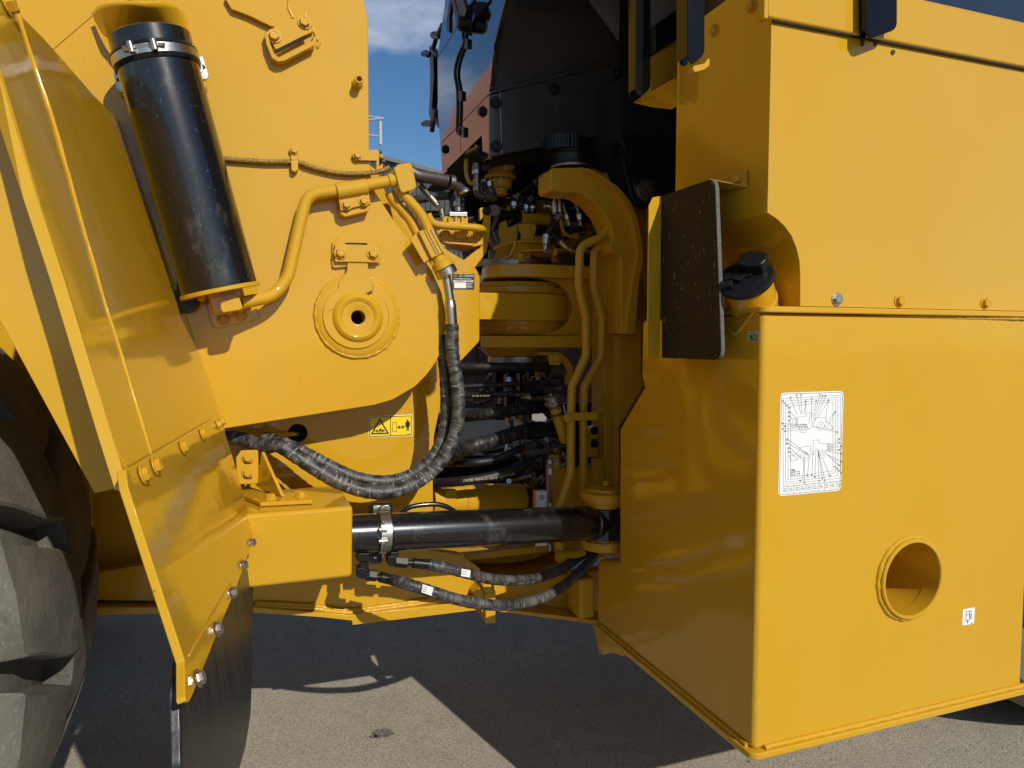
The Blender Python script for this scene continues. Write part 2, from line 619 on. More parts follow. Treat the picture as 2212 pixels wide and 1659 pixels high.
# ------------------------------------------------------------ fuel tank box (rear frame, near side)
TU, TW, TH = 1.148, 1.392, 1.672
tank_px = [PU('X', 1640, 1634, TU), PU('X', 1290, 1345, TU), PU('X', 1290, 1208, TU), PU('X', 1337, 1214, TU), PU('X', 1337, 925, TU),
           PU('X', 1390, 836, TU), PU('X', 1384, 815, TU)]
a = tank_px
zb = a[0].z
a[0] = V((TU, TW, zb))
a[1].z = zb
a.append(V((TU, PU('X', 1386, 700, TU).y, TH)))
a.append(V((TU, TW, TH)))
TE = PW('X', 2220, 1200, TW).x
tank = plate('fuel_tank', [(p) for p in a], (TE - TU, 0, 0), YEL, bevel=0.014, seg=4, label='boxy yellow tank at the right with a round hole')
hc = PW('O', 1665, 610, TW)
hr = (PW('O', 1800, 610, TW) - PW('O', 1536, 610, TW)).length / 2 * 0.985
cb = finish(plate_bm([hc + V((math.cos(t / 48 * 6.28318) * hr, -0.05, math.sin(t / 48 * 6.28318) * hr)) for t in range(48)], V((0, 0.42, 0))), 'cutter', YEL, LOADER)
cut(tank, cb)
# ring around the hole
bm = bmesh.new()
def annulus(bm, c, ri, ro, y0, y1, n=56):
    R = []
    for (r, y) in ((ri, y1), (ri, y0), (ri + (ro - ri) * .2, y0 - .003), (ro - .003, y0 - .003), (ro, y0), (ro, y1)):
        R.append([bm.verts.new(c + V((math.cos(2 * math.pi * k / n) * r, y, math.sin(2 * math.pi * k / n) * r))) for k in range(n)])
    for i in range(len(R) - 1):
        for k in range(n):
            bm.faces.new((R[i][k], R[i][(k + 1) % n], R[i + 1][(k + 1) % n], R[i + 1][k]))
    bmesh.ops.recalc_face_normals(bm, faces=bm.faces)
annulus(bm, hc, hr - .001, hr + 0.009, -0.012, 0.03)
ring = finish(bm, 'hole_ring', YEL, tank)
weld('weld_bead', [hc + V((math.cos(t / 40 * 6.2832) * (hr + .012), -.001, math.sin(t / 40 * 6.2832) * (hr + .012))) for t in range(41)], 0.0065, YEL, tank)
# tank floor lip with weld
lip = [V((TU - .016, TW - .016, 0)), V((TE + .012, TW - .016, 0)), V((TE + .012, a[1].y, 0)), V((TU - .016, a[1].y, 0))]
lip = rnd([(lip[0], .03), (lip[1], .01), (lip[2], 0), (lip[3], 0)])
plate('floor_lip', [p + V((0, 0, zb - .016)) for p in lip], (0, 0, .018), YEL, tank, .004)
weld('weld_bead', [V((TU + .03, TW - .003, zb + .006)), V((TE, TW - .003, zb + .006))], .007, YEL, tank)
weld('weld_bead', [V((TU - .003, a[1].y, zb + .006)), V((TU - .003, TW + .02, zb + .006))], .006, YEL, tank)
# top ledge of the tank, proud of the side
led = rnd([(V((TU - .006, TW - .012, TH)), .03), (V((TE + .3, TW - .012, TH)), 0), (V((TE + .3, TW + .30, TH)), 0), (V((TU - .006, TW + .30, TH)), 0)])
plate('top_ledge', led, (0, 0, .016), YEL, tank, .004)
# little foot below the left end
f0 = PU('X', 1290, 1350, TU + .01)
plate('bracket_foot', pu('O', [(160, 845), (185, 970), (205, 978), (250, 968), (300, 985), (315, 985), (255, 905)], TU + .02), (.05, 0, 0), YEL, tank, .003)
# frame lug pocket side (dark step at the left contour)
# ---- stickers on the tank side
SW = TW - .0008
dn = (0, -1, 0)
k4 = [PW('S', 265, 165, SW), PW('S', 1085, 128, SW), PW('S', 1085, 1430, SW), PW('S', 265, 1505, SW)]
u0, u1 = k4[0].x, k4[1].x
z1, z0 = k4[0].z, k4[3].z
def rect(u0, u1, z0, z1, y):
    return [V((u0, y, z0)), V((u1, y, z0)), V((u1, y, z1)), V((u0, y, z1))]
dec = flat('service_decal', rnd(rect(u0, u1, z0, z1, TW), .014), dn, WHITE, LOADER, 'large white service chart sticker on the tank side', .0008)
def SP(x, y):
    return PW('S', x, y, SW)
def sl_(*pp):
    return [SP(*p) for p in pp]
def rrect(m, r):
    return rnd(rect(u0 + m, u1 - m, z0 + m, z1 - m, SW), r) + [rnd(rect(u0 + m, u1 - m, z0 + m, z1 - m, SW), r)[0]]
segs('chart_border', [rrect(.0035, .012), sl_((285, 1385), (1068, 1303))], .0009, dn, INKB, dec)
thin = []
for m_ in (0, 1, 2, 3):
    d = 32 * m_
    thin.append(sl_((300 + d, 240 + d), (1040 - d, 195 + d * .9), (1040 - d, 1270 - d * 1.0), (300 + d, 1355 - d * .95), (300 + d, 240 + d)))
def circ(cx, cy, rx, ry, n=18):
    return sl_(*[(cx + rx * math.cos(6.2832 * t / n), cy + ry * math.sin(6.2832 * t / n)) for t in range(n + 1)])
for cx, cy, r in ((560, 625, 58), (560, 625, 26), (785, 600, 54), (785, 600, 24), (575, 985, 56), (575, 985, 24), (800, 960, 50), (800, 960, 22)):
    thin.append(circ(cx, cy, r * .9, r))
thin += [sl_((415, 560), (430, 500), (500, 480), (570, 470), (605, 465), (605, 425), (665, 420), (665, 500), (680, 560), (640, 640), (600, 600), (415, 610), (415, 560)),
         sl_((690, 590), (720, 490), (860, 485), (850, 540), (900, 560), (950, 640), (875, 630), (835, 590)),
         sl_((495, 940), (520, 870), (650, 855), (660, 960), (690, 970), (690, 850), (690, 780), (760, 775), (760, 815), (840, 825), (930, 830), (930, 900), (850, 930)),
         sl_((500, 960), (380, 985), (410, 1050), (480, 1035), (510, 970)),
         sl_((590, 275), (595, 420)), sl_((640, 430), (640, 560))]
segs('chart_drawing', thin, .0007, dn, mat('mid_grey_ink', (.16, .165, .18), .5), dec)
lead = [sl_((395, 240), (480, 450)), sl_((478, 215), (530, 445)), sl_((530, 215), (545, 445)), sl_((590, 285), (572, 450)), sl_((668, 260), (665, 440)), sl_((725, 290), (670, 470)),
        sl_((775, 205), (690, 480)), sl_((808, 215), (695, 510)), sl_((848, 215), (705, 540)), sl_((885, 268), (755, 480)), sl_((885, 268), (850, 485)), sl_((975, 415), (850, 550)), sl_((975, 415), (875, 600)),
        sl_((380, 410), (460, 480)), sl_((380, 470), (420, 505)), sl_((290, 565), (610, 578)), sl_((320, 598), (610, 580)), sl_((295, 635), (620, 605)), sl_((325, 665), (610, 630)), sl_((670, 598), (1000, 675)),
        sl_((365, 770), (625, 965)), sl_((365, 822), (625, 970)), sl_((395, 882), (525, 1010)), sl_((395, 932), (475, 1025)), sl_((1020, 770), (905, 860)), sl_((1020, 815), (905, 870)), sl_((1045, 855), (900, 885)),
        sl_((1030, 905), (850, 905)), sl_((1040, 950), (850, 915)), sl_((1045, 1055), (850, 955)), sl_((1020, 1105), (870, 965)), sl_((550, 1290), (572, 1010)), sl_((575, 1320), (573, 990)), sl_((615, 1235), (640, 960)),
        sl_((672, 1215), (688, 900)), sl_((710, 1270), (725, 880)), sl_((765, 1300), (750, 890)), sl_((808, 1270), (750, 890)), sl_((838, 1290), (752, 900)), sl_((900, 1235), (805, 1005))]
for i in range(1, 10):
    x = 280 + i * 79
    lead.append(sl_((x, 1385 - (x - 285) * .105), (x, 1490 - (x - 285) * .1)))
for x in (455, 470, 485, 875, 887, 899):
    for dy in (0,):
        lead.append(sl_((x, 490 if x < 600 else 820), (x, 600 if x < 600 else 905)))
segs('chart_leaders', lead, .0006, dn, INK, dec)
ic = []
for cx, cy in ((395, 228), (475, 200), (530, 195), (590, 275), (668, 243), (728, 270), (778, 188), (810, 205), (848, 205), (888, 262), (977, 413), (378, 418), (378, 470), (378, 525), (290, 562), (320, 597), (293, 635),
               (323, 663), (1002, 676), (350, 772), (348, 822), (376, 882), (376, 932), (1028, 765), (1028, 812), (1050, 858), (1030, 905), (1050, 955), (1050, 1055), (1025, 1105), (520, 1305), (575, 1328),
               (615, 1238), (672, 1230), (710, 1255), (765, 1307), (806, 1275), (838, 1300), (905, 1240), (297, 273), (322, 300), (348, 330), (378, 357), (970, 1122), (995, 1148), (1022, 1174), (1050, 1202)):
    ic.append(circ(cx, cy, 9, 9, 7))
for i in range(10):
    x = 302 + i * 78
    y = 1400 - (x - 285) * .105
    for j, w_ in enumerate((26, 34, 30)):
        ic.append(sl_((x, y + 12 + j * 19), (x + w_ + 8, y + 9 + j * 19)))
segs('chart_icons', ic, .0010, dn, INK, dec)['kind'] = 'stuff'
text('chart_model_text', '988K', SP(400, 1180), (1, 0, 0), (0, 0, 1), .0062, INK, dec)
segs('chart_book_icon', [sl_((400, 1192), (512, 1182), (512, 1228), (400, 1240), (400, 1192)), sl_((415, 1196), (450, 1192), (450, 1230), (415, 1234), (415, 1196)), sl_((460, 1212), (505, 1208))], .0009, dn, INK, dec)
for nm, wd_ in (('', 0),):
    pass
# fuel symbol
q4 = [PW('Z', 560, 490, SW), PW('Z', 1185, 400, SW), PW('Z', 1160, 1210, SW), PW('Z', 555, 1330, SW)]
fd = flat('fuel_symbol_decal', rnd(rect(q4[0].x, q4[1].x, q4[3].z, q4[0].z, TW), .003), dn, WHITE, LOADER, 'small white fuel pump sticker low on the tank side', .0008)
def ZP(*pp):
    return [PW('Z', p[0], p[1], SW) for p in pp]
segs('pump_symbol', [ZP((720, 1060), (735, 590), (905, 560), (905, 1010)), ZP((735, 765), (905, 735)), ZP((905, 740), (945, 760), (940, 930), (975, 965), (1020, 930), (1025, 640), (950, 560)), ZP((700, 1060), (760, 1065)), ZP((905, 1010), (860, 1050)),
                      ZP((810, 1010), (800, 1170)), ZP((755, 1130), (800, 1180), (850, 1110)), ZP((970, 1200), (1100, 1175))], .0016, dn, INKB, fd)
# ------------------------------------------------------------ upper body
BU, BW = 1.165, 1.402
ztop = on('M', 885, 122, V((0, 1, 0)), BW).z
LW = PU('X', 1459, 400, BU).y
HW = BW - .014
htop = PW('M', 2212, 120, HW).z
body = box('body_panel', (BU, BW, TH + .018), (3.4, LW, htop + .01), YEL, bevel=.012, seg=3, label='plain yellow body panel above the tank')
arch = pw('N', [(1565, 131), (1620, 165), (1700, 240), (1765, 330), (1810, 440), (1838, 560), (1845, 700), (1845, 975)], BW)
za = arch[0].z
pts = [V((BU - .1, 0, za + .003)), V((BU + .004, 0, za + .002))] + [V((p.x, 0, p.z)) for p in arch] + [V((arch[-1].x, 0, TH - .05)), V((BU - .1, 0, TH - .05))]
cb = finish(plate_bm([p + V((0, BW - .06, 0)) for p in pts], V((0, .43, 0))), 'cutter', YEL, LOADER)
cut(body, cb)
# bolts on ledge seam
for x in (1235, 1560, 2008):
    bolt(PW('M', x, 1562 + (x - 1235) * .025, BW), dn, .0125, ZINC if x < 1300 else CAST, body)
bolt(PW('X', 1928, 113, BW), dn, .006, DKST, body, 'plug', False, True)
# black strip set in for the dark gap under the body panel
box('seam_gap_strip', (BU + .13, BW + .004, TH + .012), (3.4, BW + .02, TH + .0195), BLKD, body, 0)
# front face bolts and the guard bracket
bolt(PU('M', 793, 35, BU), (-1, 0, 0), .0125, CAST, body)
bolt(PU('M', 598, 160, BU), (-1, 0, 0), .0125, CAST, body)
# hood overhang
h0 = PW('M', 915, 100, HW).z
h1 = PW('M', 1560, 2, HW).z + .0
h0 = ztop + .006
hood = box('hood_skirt', (BU - .022, HW, h0), (3.4, BW - .001, htop), YEL, bevel=.009, seg=3, label='yellow rolled skirt along the top of the body')
box('skirt_shadow_strip', (BU + .001, HW + .006, h0 - .0035), (3.4, BW - .0015, h0 + .003), BLKD, hood, 0)  # black strip painted in as the shadow line under the skirt
box('corner_channel', (BU - .036, HW - .004, h0 - .006), (BU - .024, BW + .004, htop), YEL, hood, .003)
box('cab_sun_blocker', (BU - .2, BW + .12, 2.9), (3.4, 2.35, 4.3), YEL, LOADER, .02)  # added out of view to shade the cab side from the sun
box('platform_riser', (BU + .02, BW + .04, htop + .01), (3.4, LW, 2.9), BLKM, LOADER, .004)
win = plate('side_window', [V((BU + .1, HW + .035, htop - .002)), V((3.4, HW + .035, htop - .002)), V((3.4, HW + .035, htop + .6)), V((BU + .1, HW + .035, htop + .6))], (0, .012, 0), GLASS, bevel=.003)
# inside of the arch: ledge bolts and inner rib
box('inner_rib', (BU + .07, BW + .22, TH + .02), (BU + .082, BW + .26, TH + .12), YEL, body, .002)
bolt(V((BU + .05, BW + .17, TH + .02)), (0, 0, 1), .010, YEL, body)
# ---- filler neck and cap
cc = on('N', 1342, 716, V((.5, .87, 0)), (V((.5, .87, 0))).dot(V((1.150, 1.452, 0))))
# lean the neck towards the viewer
_c, _r = V((-.59, -.81, 0)), V((.81, -.59, 0))
ax = (_c * .70 + V((0, 0, 1)) * .66 - _r * .24).normalized()
fr = rp(cc, 56)
neck = lathe('filler_neck', cc, -ax, [(0, 0), (0, fr * .93), (.075, fr * .93), (.078, fr * .96), (.086, fr * .96), (.09, fr * .9), (.34, fr * .9)], YEL, n=44, label='short tilted yellow filler neck')
cap = lathe('filler_cap', cc + ax * .001, ax, [(0, 0), (-.014, fr * .98), (-.012, fr * 1.04), (-.004, fr * 1.05), (.002, fr * 1.03), (.004, fr * .96), (.0045, 0)], BLKM, n=48, label='black round filler cap with a raised knob')
xr = ax.cross(V((0, 0, 1))).normalized()
yr = xr.cross(ax).normalized()
if yr.z < 0:
    yr = -yr
if xr.dot(V((CY, -SY, 0))) < 0:
    xr = -xr
kc = cc + ax * .004 + xr * fr * .28 + yr * fr * .40
kn = [kc + xr * fr * x + yr * fr * y for x, y in ((-.52, .25), (-.5, -.2), (-.15, -.36), (.4, -.34), (.52, -.1), (.5, .3), (.1, .45), (-.2, .45))]
plate('cap_knob', rnd(kn, fr * .12), ax * .034, BLKM, cap, .004)
la = cc + ax * .005 - xr * fr * .45 - yr * fr * .05
plate('latch', rnd([la + xr * fr * x + yr * fr * y for x, y in ((-.45, .1), (-.45, -.25), (.0, -.2), (.3, -.32), (.5, -.1), (.75, .0), (.72, .15), (.3, .1), (.1, .22))], .003), ax * .010, BLKM, cap, .002)
plate('hinge_block', rnd([la + xr * fr * x + yr * fr * y for x, y in ((-.35, -.42), (-.3, -.7), (.1, -.62), (.12, -.35))], .003), ax * .016, BLKM, cap, .002)
text('cap_lettering', 'CAP', cc + ax * .0045 + xr * fr * -.02 - yr * fr * .55, xr, yr, .016, DKST, cap)
text('cap_lettering', 'DIESEL', cc + ax * .0045 + xr * fr * .05 - yr * fr * .22, xr, yr, .009, DKST, cap)
weld('weld_bead', [PU('N', x, y, TU - .002) for x, y in ((1180, 1190), (1235, 1235), (1290, 1200), (1350, 1120), (1430, 1020))], .005, YEL, tank)
weld('weld_bead', [V((TU - .004, TW + .02, TH - .004)), V((TE, TW - .004, TH - .004))], .005, YEL, tank)
# small dark fuel decal on the front face
dq = [PU('N', 1366, 1212, TU), PU('N', 1466, 1208, TU), PU('N', 1464, 1303, TU), PU('N', 1366, 1306, TU)]
d2 = flat('filler_decal', dq, (-1, 0, 0), WHITE, LOADER, 'small white sticker below the filler neck', .0008)
def NP(*pp):
    return [PU('N', p[0], p[1], TU - .0009) for p in pp]
segs('decal_print', [NP((1373, 1220), (1458, 1216), (1457, 1296), (1373, 1299), (1373, 1220)), NP((1373, 1244), (1458, 1241)), NP((1411, 1244), (1411, 1298)), NP((1391, 1230), (1441, 1228))], .0016, (-1, 0, 0), INK, d2)
segs('decal_icon', [NP((1383, 1290), (1383, 1254), (1398, 1253), (1398, 1290)), NP((1383, 1268), (1398, 1268)), NP((1401, 1255), (1405, 1280)), NP((1422, 1250), (1422, 1285), (1448, 1283), (1448, 1250)), NP((1435, 1250), (1435, 1283))], .0026, (-1, 0, 0), INK, d2)
# ---- rubber guard with its yellow angle
GU = 1.085
gpts = pu('N', [(569, 0), (569, 1455), (1075, 1452), (1118, 1400), (1122, 1330), (1092, 500), (1075, 0)], GU)
gt = pu('M', [(322, 1022), (345, 1010), (545, 936), (575, 934), (597, 960)], GU)
outer = [gpts[1], (gpts[2]), gpts[4], gt[4], gt[3], gt[0]]
outer = rnd([(outer[0], 0), (V((GU, gpts[3].y, gpts[1].z)), .030), (V((GU, gt[4].y, gt[3].z)), .034), (V((GU, gt[0].y, gt[0].z)), .004)])
guard = plate('rubber_guard', outer, (.013, 0, 0), GUARD, bevel=.0012, label='dark brown rubber sheet hanging beside the filler')
ge = [p + V((.0012, -.0012, 0)) for p in outer]
plate('cut_edge', [p + V((.0015, -.001, 0)) for p in outer], (.0105, 0, 0), GUARDE, guard, 0)
an = [V((GU - .002, gt[0].y - .001, gpts[1].z)), V((GU - .002, gt[0].y - .001, gt[0].z))]
ALW = gt[0].y
# angle strip: face towards the viewer side
za_, zb_ = gpts[1].z, PW('N', 440, 40, ALW).z
xl = PW('N', 440, 800, ALW).x
plate('guard_angle', [V((xl, ALW - .002, za_)), V((GU - .001, ALW - .002, za_)), V((GU - .001, ALW - .002, gt[0].z)), V((xl + .012, ALW - .002, zb_ + .02)), V((xl, ALW - .002, zb_ - .004))], (0, .006, 0), YEL, LOADER, .0015, 'narrow yellow angle strip holding the rubber guard')
for y in (305, 745, 1170):
    bolt(PW('N', 530, y, ALW - .002), dn, .0055, YEL, LOADER, 'rivet', False, True)
# arm bracket from body to the guard
br = [PU('M', x, y, BU - .003) for x, y in ((600, 925), (768, 886), (772, 968), (608, 985))]
plate('guard_bracket', br, (-.004, 0, 0), YEL, bevel=.001)
bolt(PU('M', 720, 935, BU - .006), (-1, 0, 0), .0125, YEL)
plate('bracket_web', [br[3], br[2] + V((0, -.0, 0)), V((GU + .02, gt[3].y + .03, br[3].z + .012)), V((GU + .02, ALW, br[3].z + .006))], (0, 0, -.004), YEL, LOADER, .001)
# ------------------------------------------------------------ front frame tower
PWT = 2.30
T = PWT
tower_pts = [(PW('X', -420, -700, T), 0), (PW('X', 770, -700, T), .05), (PW('E', 700, -420, T), .05), (PW('E', 765, -30, T), .05), (PW('E', 810, 180, T), .06), (PW('E', 815, 600, T), .05), (PW('E', 822, 1400, T), 0),
             (PW('F', 832, 130, T), .01), (PW('F', 880, 300, T), .01), (PW('F', 1050, 560, T), .05)]
tower_pts += [(PW('F', x, y, T), .06) for x, y in ((1200, 740), (1400, 1020), (1490, 1220), (1530, 1420), (1520, 1700))]
tower_pts += [(PW('G', x, y, T), .06) for x, y in ((1500, 70), (1440, 200), (1350, 325), (1245, 430), (1040, 550), (870, 600))]
tower_pts += [(PW('B', 1555, 1580, T), 0), (PW('X', 380, 945, T), 0), (PW('X', -420, 1080, T), 0)]
tower = plate('tower_plate', rnd(tower_pts), (0, .05, 0), YEL, bevel=.003, label='big yellow tower plate with the round pivot boss')
# second tower wall behind it (far side of the linkage slot)
t2 = [PW('F', x, y, 2.42) for x, y in ((820, 40), (900, 100), (960, 270), (1010, 380), (1110, 520), (1230, 650), (1260, 760), (1420, 1010), (1300, 1100), (800, 700))]
plate('inner_tower_wall', t2, (0, .04, 0), YEL, tower, .003)
plate('far_tower_wall', [PW('X', -300, -600, 3.55), PW('X', 640, -600, 3.55), PW('X', 690, 200, 3.55), PW('X', 700, 420, 3.55), PW('X', 720, 800, 3.55), PW('X', -300, 800, 3.55)], (0, .05, 0), YEL, LOADER, .003)
# upper-left brighter bent skirt
plate('upper_gusset', [PW('A', x, y, T - .003) for x, y in ((-700, -600), (1330, -600), (1300, -120), (700, 55), (372, 335), (-700, 1400))], (0, .0025, 0), YEL, tower, .0008)
# embossed line of the plate
# grease boss
b0 = PW('E', 712, 775, T)
lathe('hose_boss', b0, (0, -1, 0), [(0, .019), (.004, .0175), (.008, .014), (.046, .014), (.048, .0125), (.048, .0085), (.02, .008), (.02, 0)], YEL, tower, 28)
# slot bracket with two bolts and its bent tail
sb = [PW('A', x, y, T - .016) for x, y in ((1850, 215), (2105, 100), (2170, 215), (1905, 345))]
o = plate('slot_bracket', rnd(sb, .006), (0, .014, 0), YEL, tower, .002)
ub = [PW('A', x, y, T - .03) for x, y in ((1905, 340), (2165, 210), (2180, 250), (2165, 290), (1960, 405), (1925, 408), (1895, 390), (1870, 340), (1840, 270), (1835, 220), (1860, 215), (1885, 290))]
plate('bracket_lip', [PW('A', x, y, T - .035) for x, y in ((1895, 372), (1925, 395), (1960, 392), (2155, 285), (2178, 250), (2168, 215), (2190, 260), (2175, 312), (1965, 420), (1920, 425), (1880, 400), (1840, 300), (1828, 215), (1850, 235), (1868, 300))], (0, .030, 0), YEL, tower, .002)
plate('bracket_slot', rnd([PW('A', x, y, T - .0175) for x, y in ((1905, 345), (2110, 240), (2120, 262), (1950, 350), (1915, 362))], .002), (0, .0012, 0), BLKD, tower, 0)
bolt(PW('A', 1895, 250, T - .017), dn, .0155, CAST, tower)
bolt(PW('A', 2105, 155, T - .017), dn, .0155, CAST, tower)
weld('weld_bead', [PW('A', x, y, T) for x, y in ((2105, 95), (2150, 170), (2210, 300), (2190, 330))], .0045, CAST, tower)
tl = [PW('A', x, y, T - .02) for x, y in ((1540, -40), (1640, -40), (1850, 100), (1900, 185), (1870, 178), (1720, 105), (1600, 60))]
plate('lock_tail', rnd(tl, .01), (0, .012, 0), YEL, tower, .003)
plate('lock_tail_inner_plate', [PW('A', x, y, T - .006) for x, y in ((1690, 60), (1895, 185), (1800, 160))], (0, .004, 0), YEL, tower, 0)  # thin yellow plate between the lock tail and the tower
weld('weld_bead', [PW('A', x, y, T) for x, y in ((1990, -20), (1995, 60), (2025, 125))], .004, CAST, tower)
# pivot boss, keeper plate
pc = PW('F', 725, 1440, T)
pcx = PW('F', 715, 1440, T)
def ring_(name, c, prof, m=YEL, n=64, par=tower):
    return lathe(name, c, (0, -1, 0), prof, m, par, n)
R1 = (PW('F', 1085, 1440, T) - PW('F', 340, 1440, T)).length / 2
ring_('pivot_seat', pcx, [(0, R1 + .006), (.010, R1), (.016, R1 - .012), (.016, R1 - .03), (.010, R1 - .034), (.010, .026)])
weld('weld_bead', [pcx + V((math.cos(t / 60 * 6.2832) * (R1 + .003), -.004, math.sin(t / 60 * 6.2832) * (R1 + .003))) for t in range(61)], .006, CAST, tower)
kp = PW('F', 725, 1440, T - .022)
R2 = .094 * 1.04
key = [(PW('F', 622, 940, T - .022), .0), (PW('F', 812, 940, T - .022), .0), (PW('F', 815, 1040, T - .022), .03), (PW('F', 870, 1130, T - .022), .03)]
cpt = PW('F', 703, 1440, T - .022)
R2 = (PW('F', 1010, 1440, T - .022) - PW('F', 400, 1440, T - .022)).length / 2
a0, a1 = math.radians(58), math.radians(-238)
arc = [(cpt + V((math.cos(a0 + (a1 - a0) * i / 44) * R2, 0, math.sin(a0 + (a1 - a0) * i / 44) * R2)), 0) for i in range(45)]
key = key[:4] + arc + [(PW('F', 540, 1130, T - .022), .03), (PW('F', 615, 1030, T - .022), .03)]
keep = plate('pivot_keeper', rnd(key), (0, .012, 0), YEL, tower, .003)
hub = PW('F', 718, 1450, T - .022)
Rr = (PW('F', 945, 1440, T - .03) - PW('F', 490, 1440, T - .03)).length / 2
ring_('pivot_hub', hub, [(-.002, Rr + .004), (.004, Rr), (.012, Rr - .008), (.014, Rr - .014), (.012, Rr - .022), (.007, Rr - .028), (.007, .026), (.005, .0225), (-.03, .0225)])
for o_ in (keep, tower):
    cb = finish(plate_bm([hub + V((math.cos(t / 32 * 6.2832) * .0222, -.05, math.sin(t / 32 * 6.2832) * .0222)) for t in range(32)], V((0, .16, 0))), 'cutter', YEL, LOADER)
    cut(o_, cb)
lathe('pin_hole', hub + V((0, .085, 0)), (0, -1, 0), [(0, 0), (0, .0228), (.080, .0228)], BLKD, tower, 32)
# pad with bolts
pad0 = [PW('F', x, y, T - .028) for x, y in ((505, 775), (540, 712), (870, 716), (910, 790), (912, 945), (508, 938))]
plate('weld_pad', rnd([PW('F', x, y, T - .012) for x, y in ((478, 1000), (480, 760), (530, 705), (880, 705), (925, 770), (928, 955), (900, 960))], .012), (0, .014, 0), YEL, tower, .004)
plate('keeper_pad', rnd([(pad0[0], .02), (pad0[1], .02), (pad0[2], .02), (pad0[3], .02), (pad0[4], .003), (pad0[5], .003)]), (0, .022, 0), YEL, tower, .003)
plate('pad_slot', rnd([PW('F', x, y, T - .0285) for x, y in ((600, 762), (800, 765), (808, 782), (605, 776))], .001), (0, .001, 0), BLKD, tower, 0)
bolt(PW('F', 560, 855, T - .029), dn, .0158, CAST, tower)
bolt(PW('F', 862, 860, T - .029), dn, .0158, CAST, tower)
# braided harness, clamp, tab
hp = [PW('A', 1380, 1050, T - .02), PW('A', 1530, 1092, T - .014)] + [PW('A', x, y, T - .014) for x, y in ((1700, 1108), (1850, 1118), (2000, 1118), (2090, 1128))] + [PW('E', x, y, T - .014) for x, y in ((240, 1522), (400, 1568), (560, 1598), (700, 1600), (850, 1592), (960, 1565), (1010, 1540))]
tube('braided_harness', hp, .0075, BRAID, LOADER, n=12, label='yellow painted braided cable crossing the tower plate')
hc_ = [PW('E', x, y, T - .024) for x, y in ((100, 1480), (165, 1475), (170, 1560), (140, 1585), (105, 1570))]
cl = plate('harness_clamp', rnd(hc_, .003), (0, .022, 0), CAST, LOADER, .003)
plate('clamp_arm', rnd([PW('E', x, y, T - .010) for x, y in ((95, 1370), (170, 1370), (168, 1480), (100, 1485))], .008), (0, .009, 0), CAST, cl, .002)
bolt(PW('E', 130, 1385, T - .011), dn, .0105, CAST, cl)
tb = plate('tab_bracket', rnd([PW('E', x, y, T - .014) for x, y in ((690, 1395), (900, 1378), (915, 1400), (910, 1540), (950, 1500), (940, 1600), (890, 1610), (890, 1478), (690, 1478))], .002), (0, .006, 0), YEL, LOADER, .0015)
bolt(PW('E', 715, 1430, T - .015), dn, .0115, CAST, tb)
for x, y in ((915, 1400), (930, 1445), (950, 1490)):
    rod('wire_connector', PW('E', x - 12, y, T + .01), PW('E', x + 22, y, T + .01), .006, DKST if y != 1445 else CAST, tb, 12)
# ------------------------------------------------------------ upper black cylinder
d0 = PW('A', 1035, 250, T - .15)
d1 = PW('B', 1520, 612, T - .125)
ax = (d1 - d0).normalized()
Rc = rp(d0.lerp(d1, .5), 79)
TLEN = (d1 - d0).length
cyl = lathe('lift_cylinder', d0, ax, [(0, 0), (0, Rc - .004), (.004, Rc), (TLEN, Rc), (TLEN, 0)], BLK, LOADER, 72, 'thick black hydraulic cylinder leaning on the upper left tower')
lathe('end_flange', d1, ax, [(.001, 0), (.001, Rc + .003), (.003, Rc + .006), (.012, Rc + .006), (.014, Rc + .003), (.014, 0)], YEL, cyl, 64)
lathe('clamp_rubber', d0, ax, [(.042, Rc), (.042, Rc + .004), (.050, Rc + .007), (.054, Rc + .004), (.074, Rc + .0042), (.078, Rc + .007), (.086, Rc + .004), (.086, Rc)], BLKM, cyl, 64)
lathe('clamp_band', d0, ax, [(.053, Rc), (.053, Rc + .0062), (.075, Rc + .0062), (.075, Rc)], ZINC, cyl, 64)
def onc(c, x, y, lift=0):                         # point of the view ray at the front of the cylinder
    r = sight(c, x, y)
    # intersect with cylinder radius Rc+lift
    o_ = O0 - d0
    rr_ = r - ax * r.dot(ax)
    oo = o_ - ax * o_.dot(ax)
    A_ = rr_.dot(rr_); B_ = 2 * rr_.dot(oo); C_ = oo.dot(oo) - (Rc + lift) ** 2
    dsc = max(B_ * B_ - 4 * A_ * C_, 0)
    return O0 + r * ((-B_ - math.sqrt(dsc)) / (2 * A_))
tb1, tb2 = onc('A', 850, 338, .014), onc('A', 1140, 305, .014)
rod('band_bolt', tb1, tb2, .0048, ZINC, cyl, 12)
for c_ in (onc('A', 905, 325, .013), onc('A', 1065, 308, .013)):
    rod('trunnion', c_ - ax * .014, c_ + ax * .014, .0080, ZINC, cyl, 16)
rod('band_nut', tb1, tb1.lerp(tb2, .14), .0085, ZINC, cyl, 6)
rod('band_nut', tb1.lerp(tb2, .62), tb1.lerp(tb2, .72), .0085, ZINC, cyl, 6)
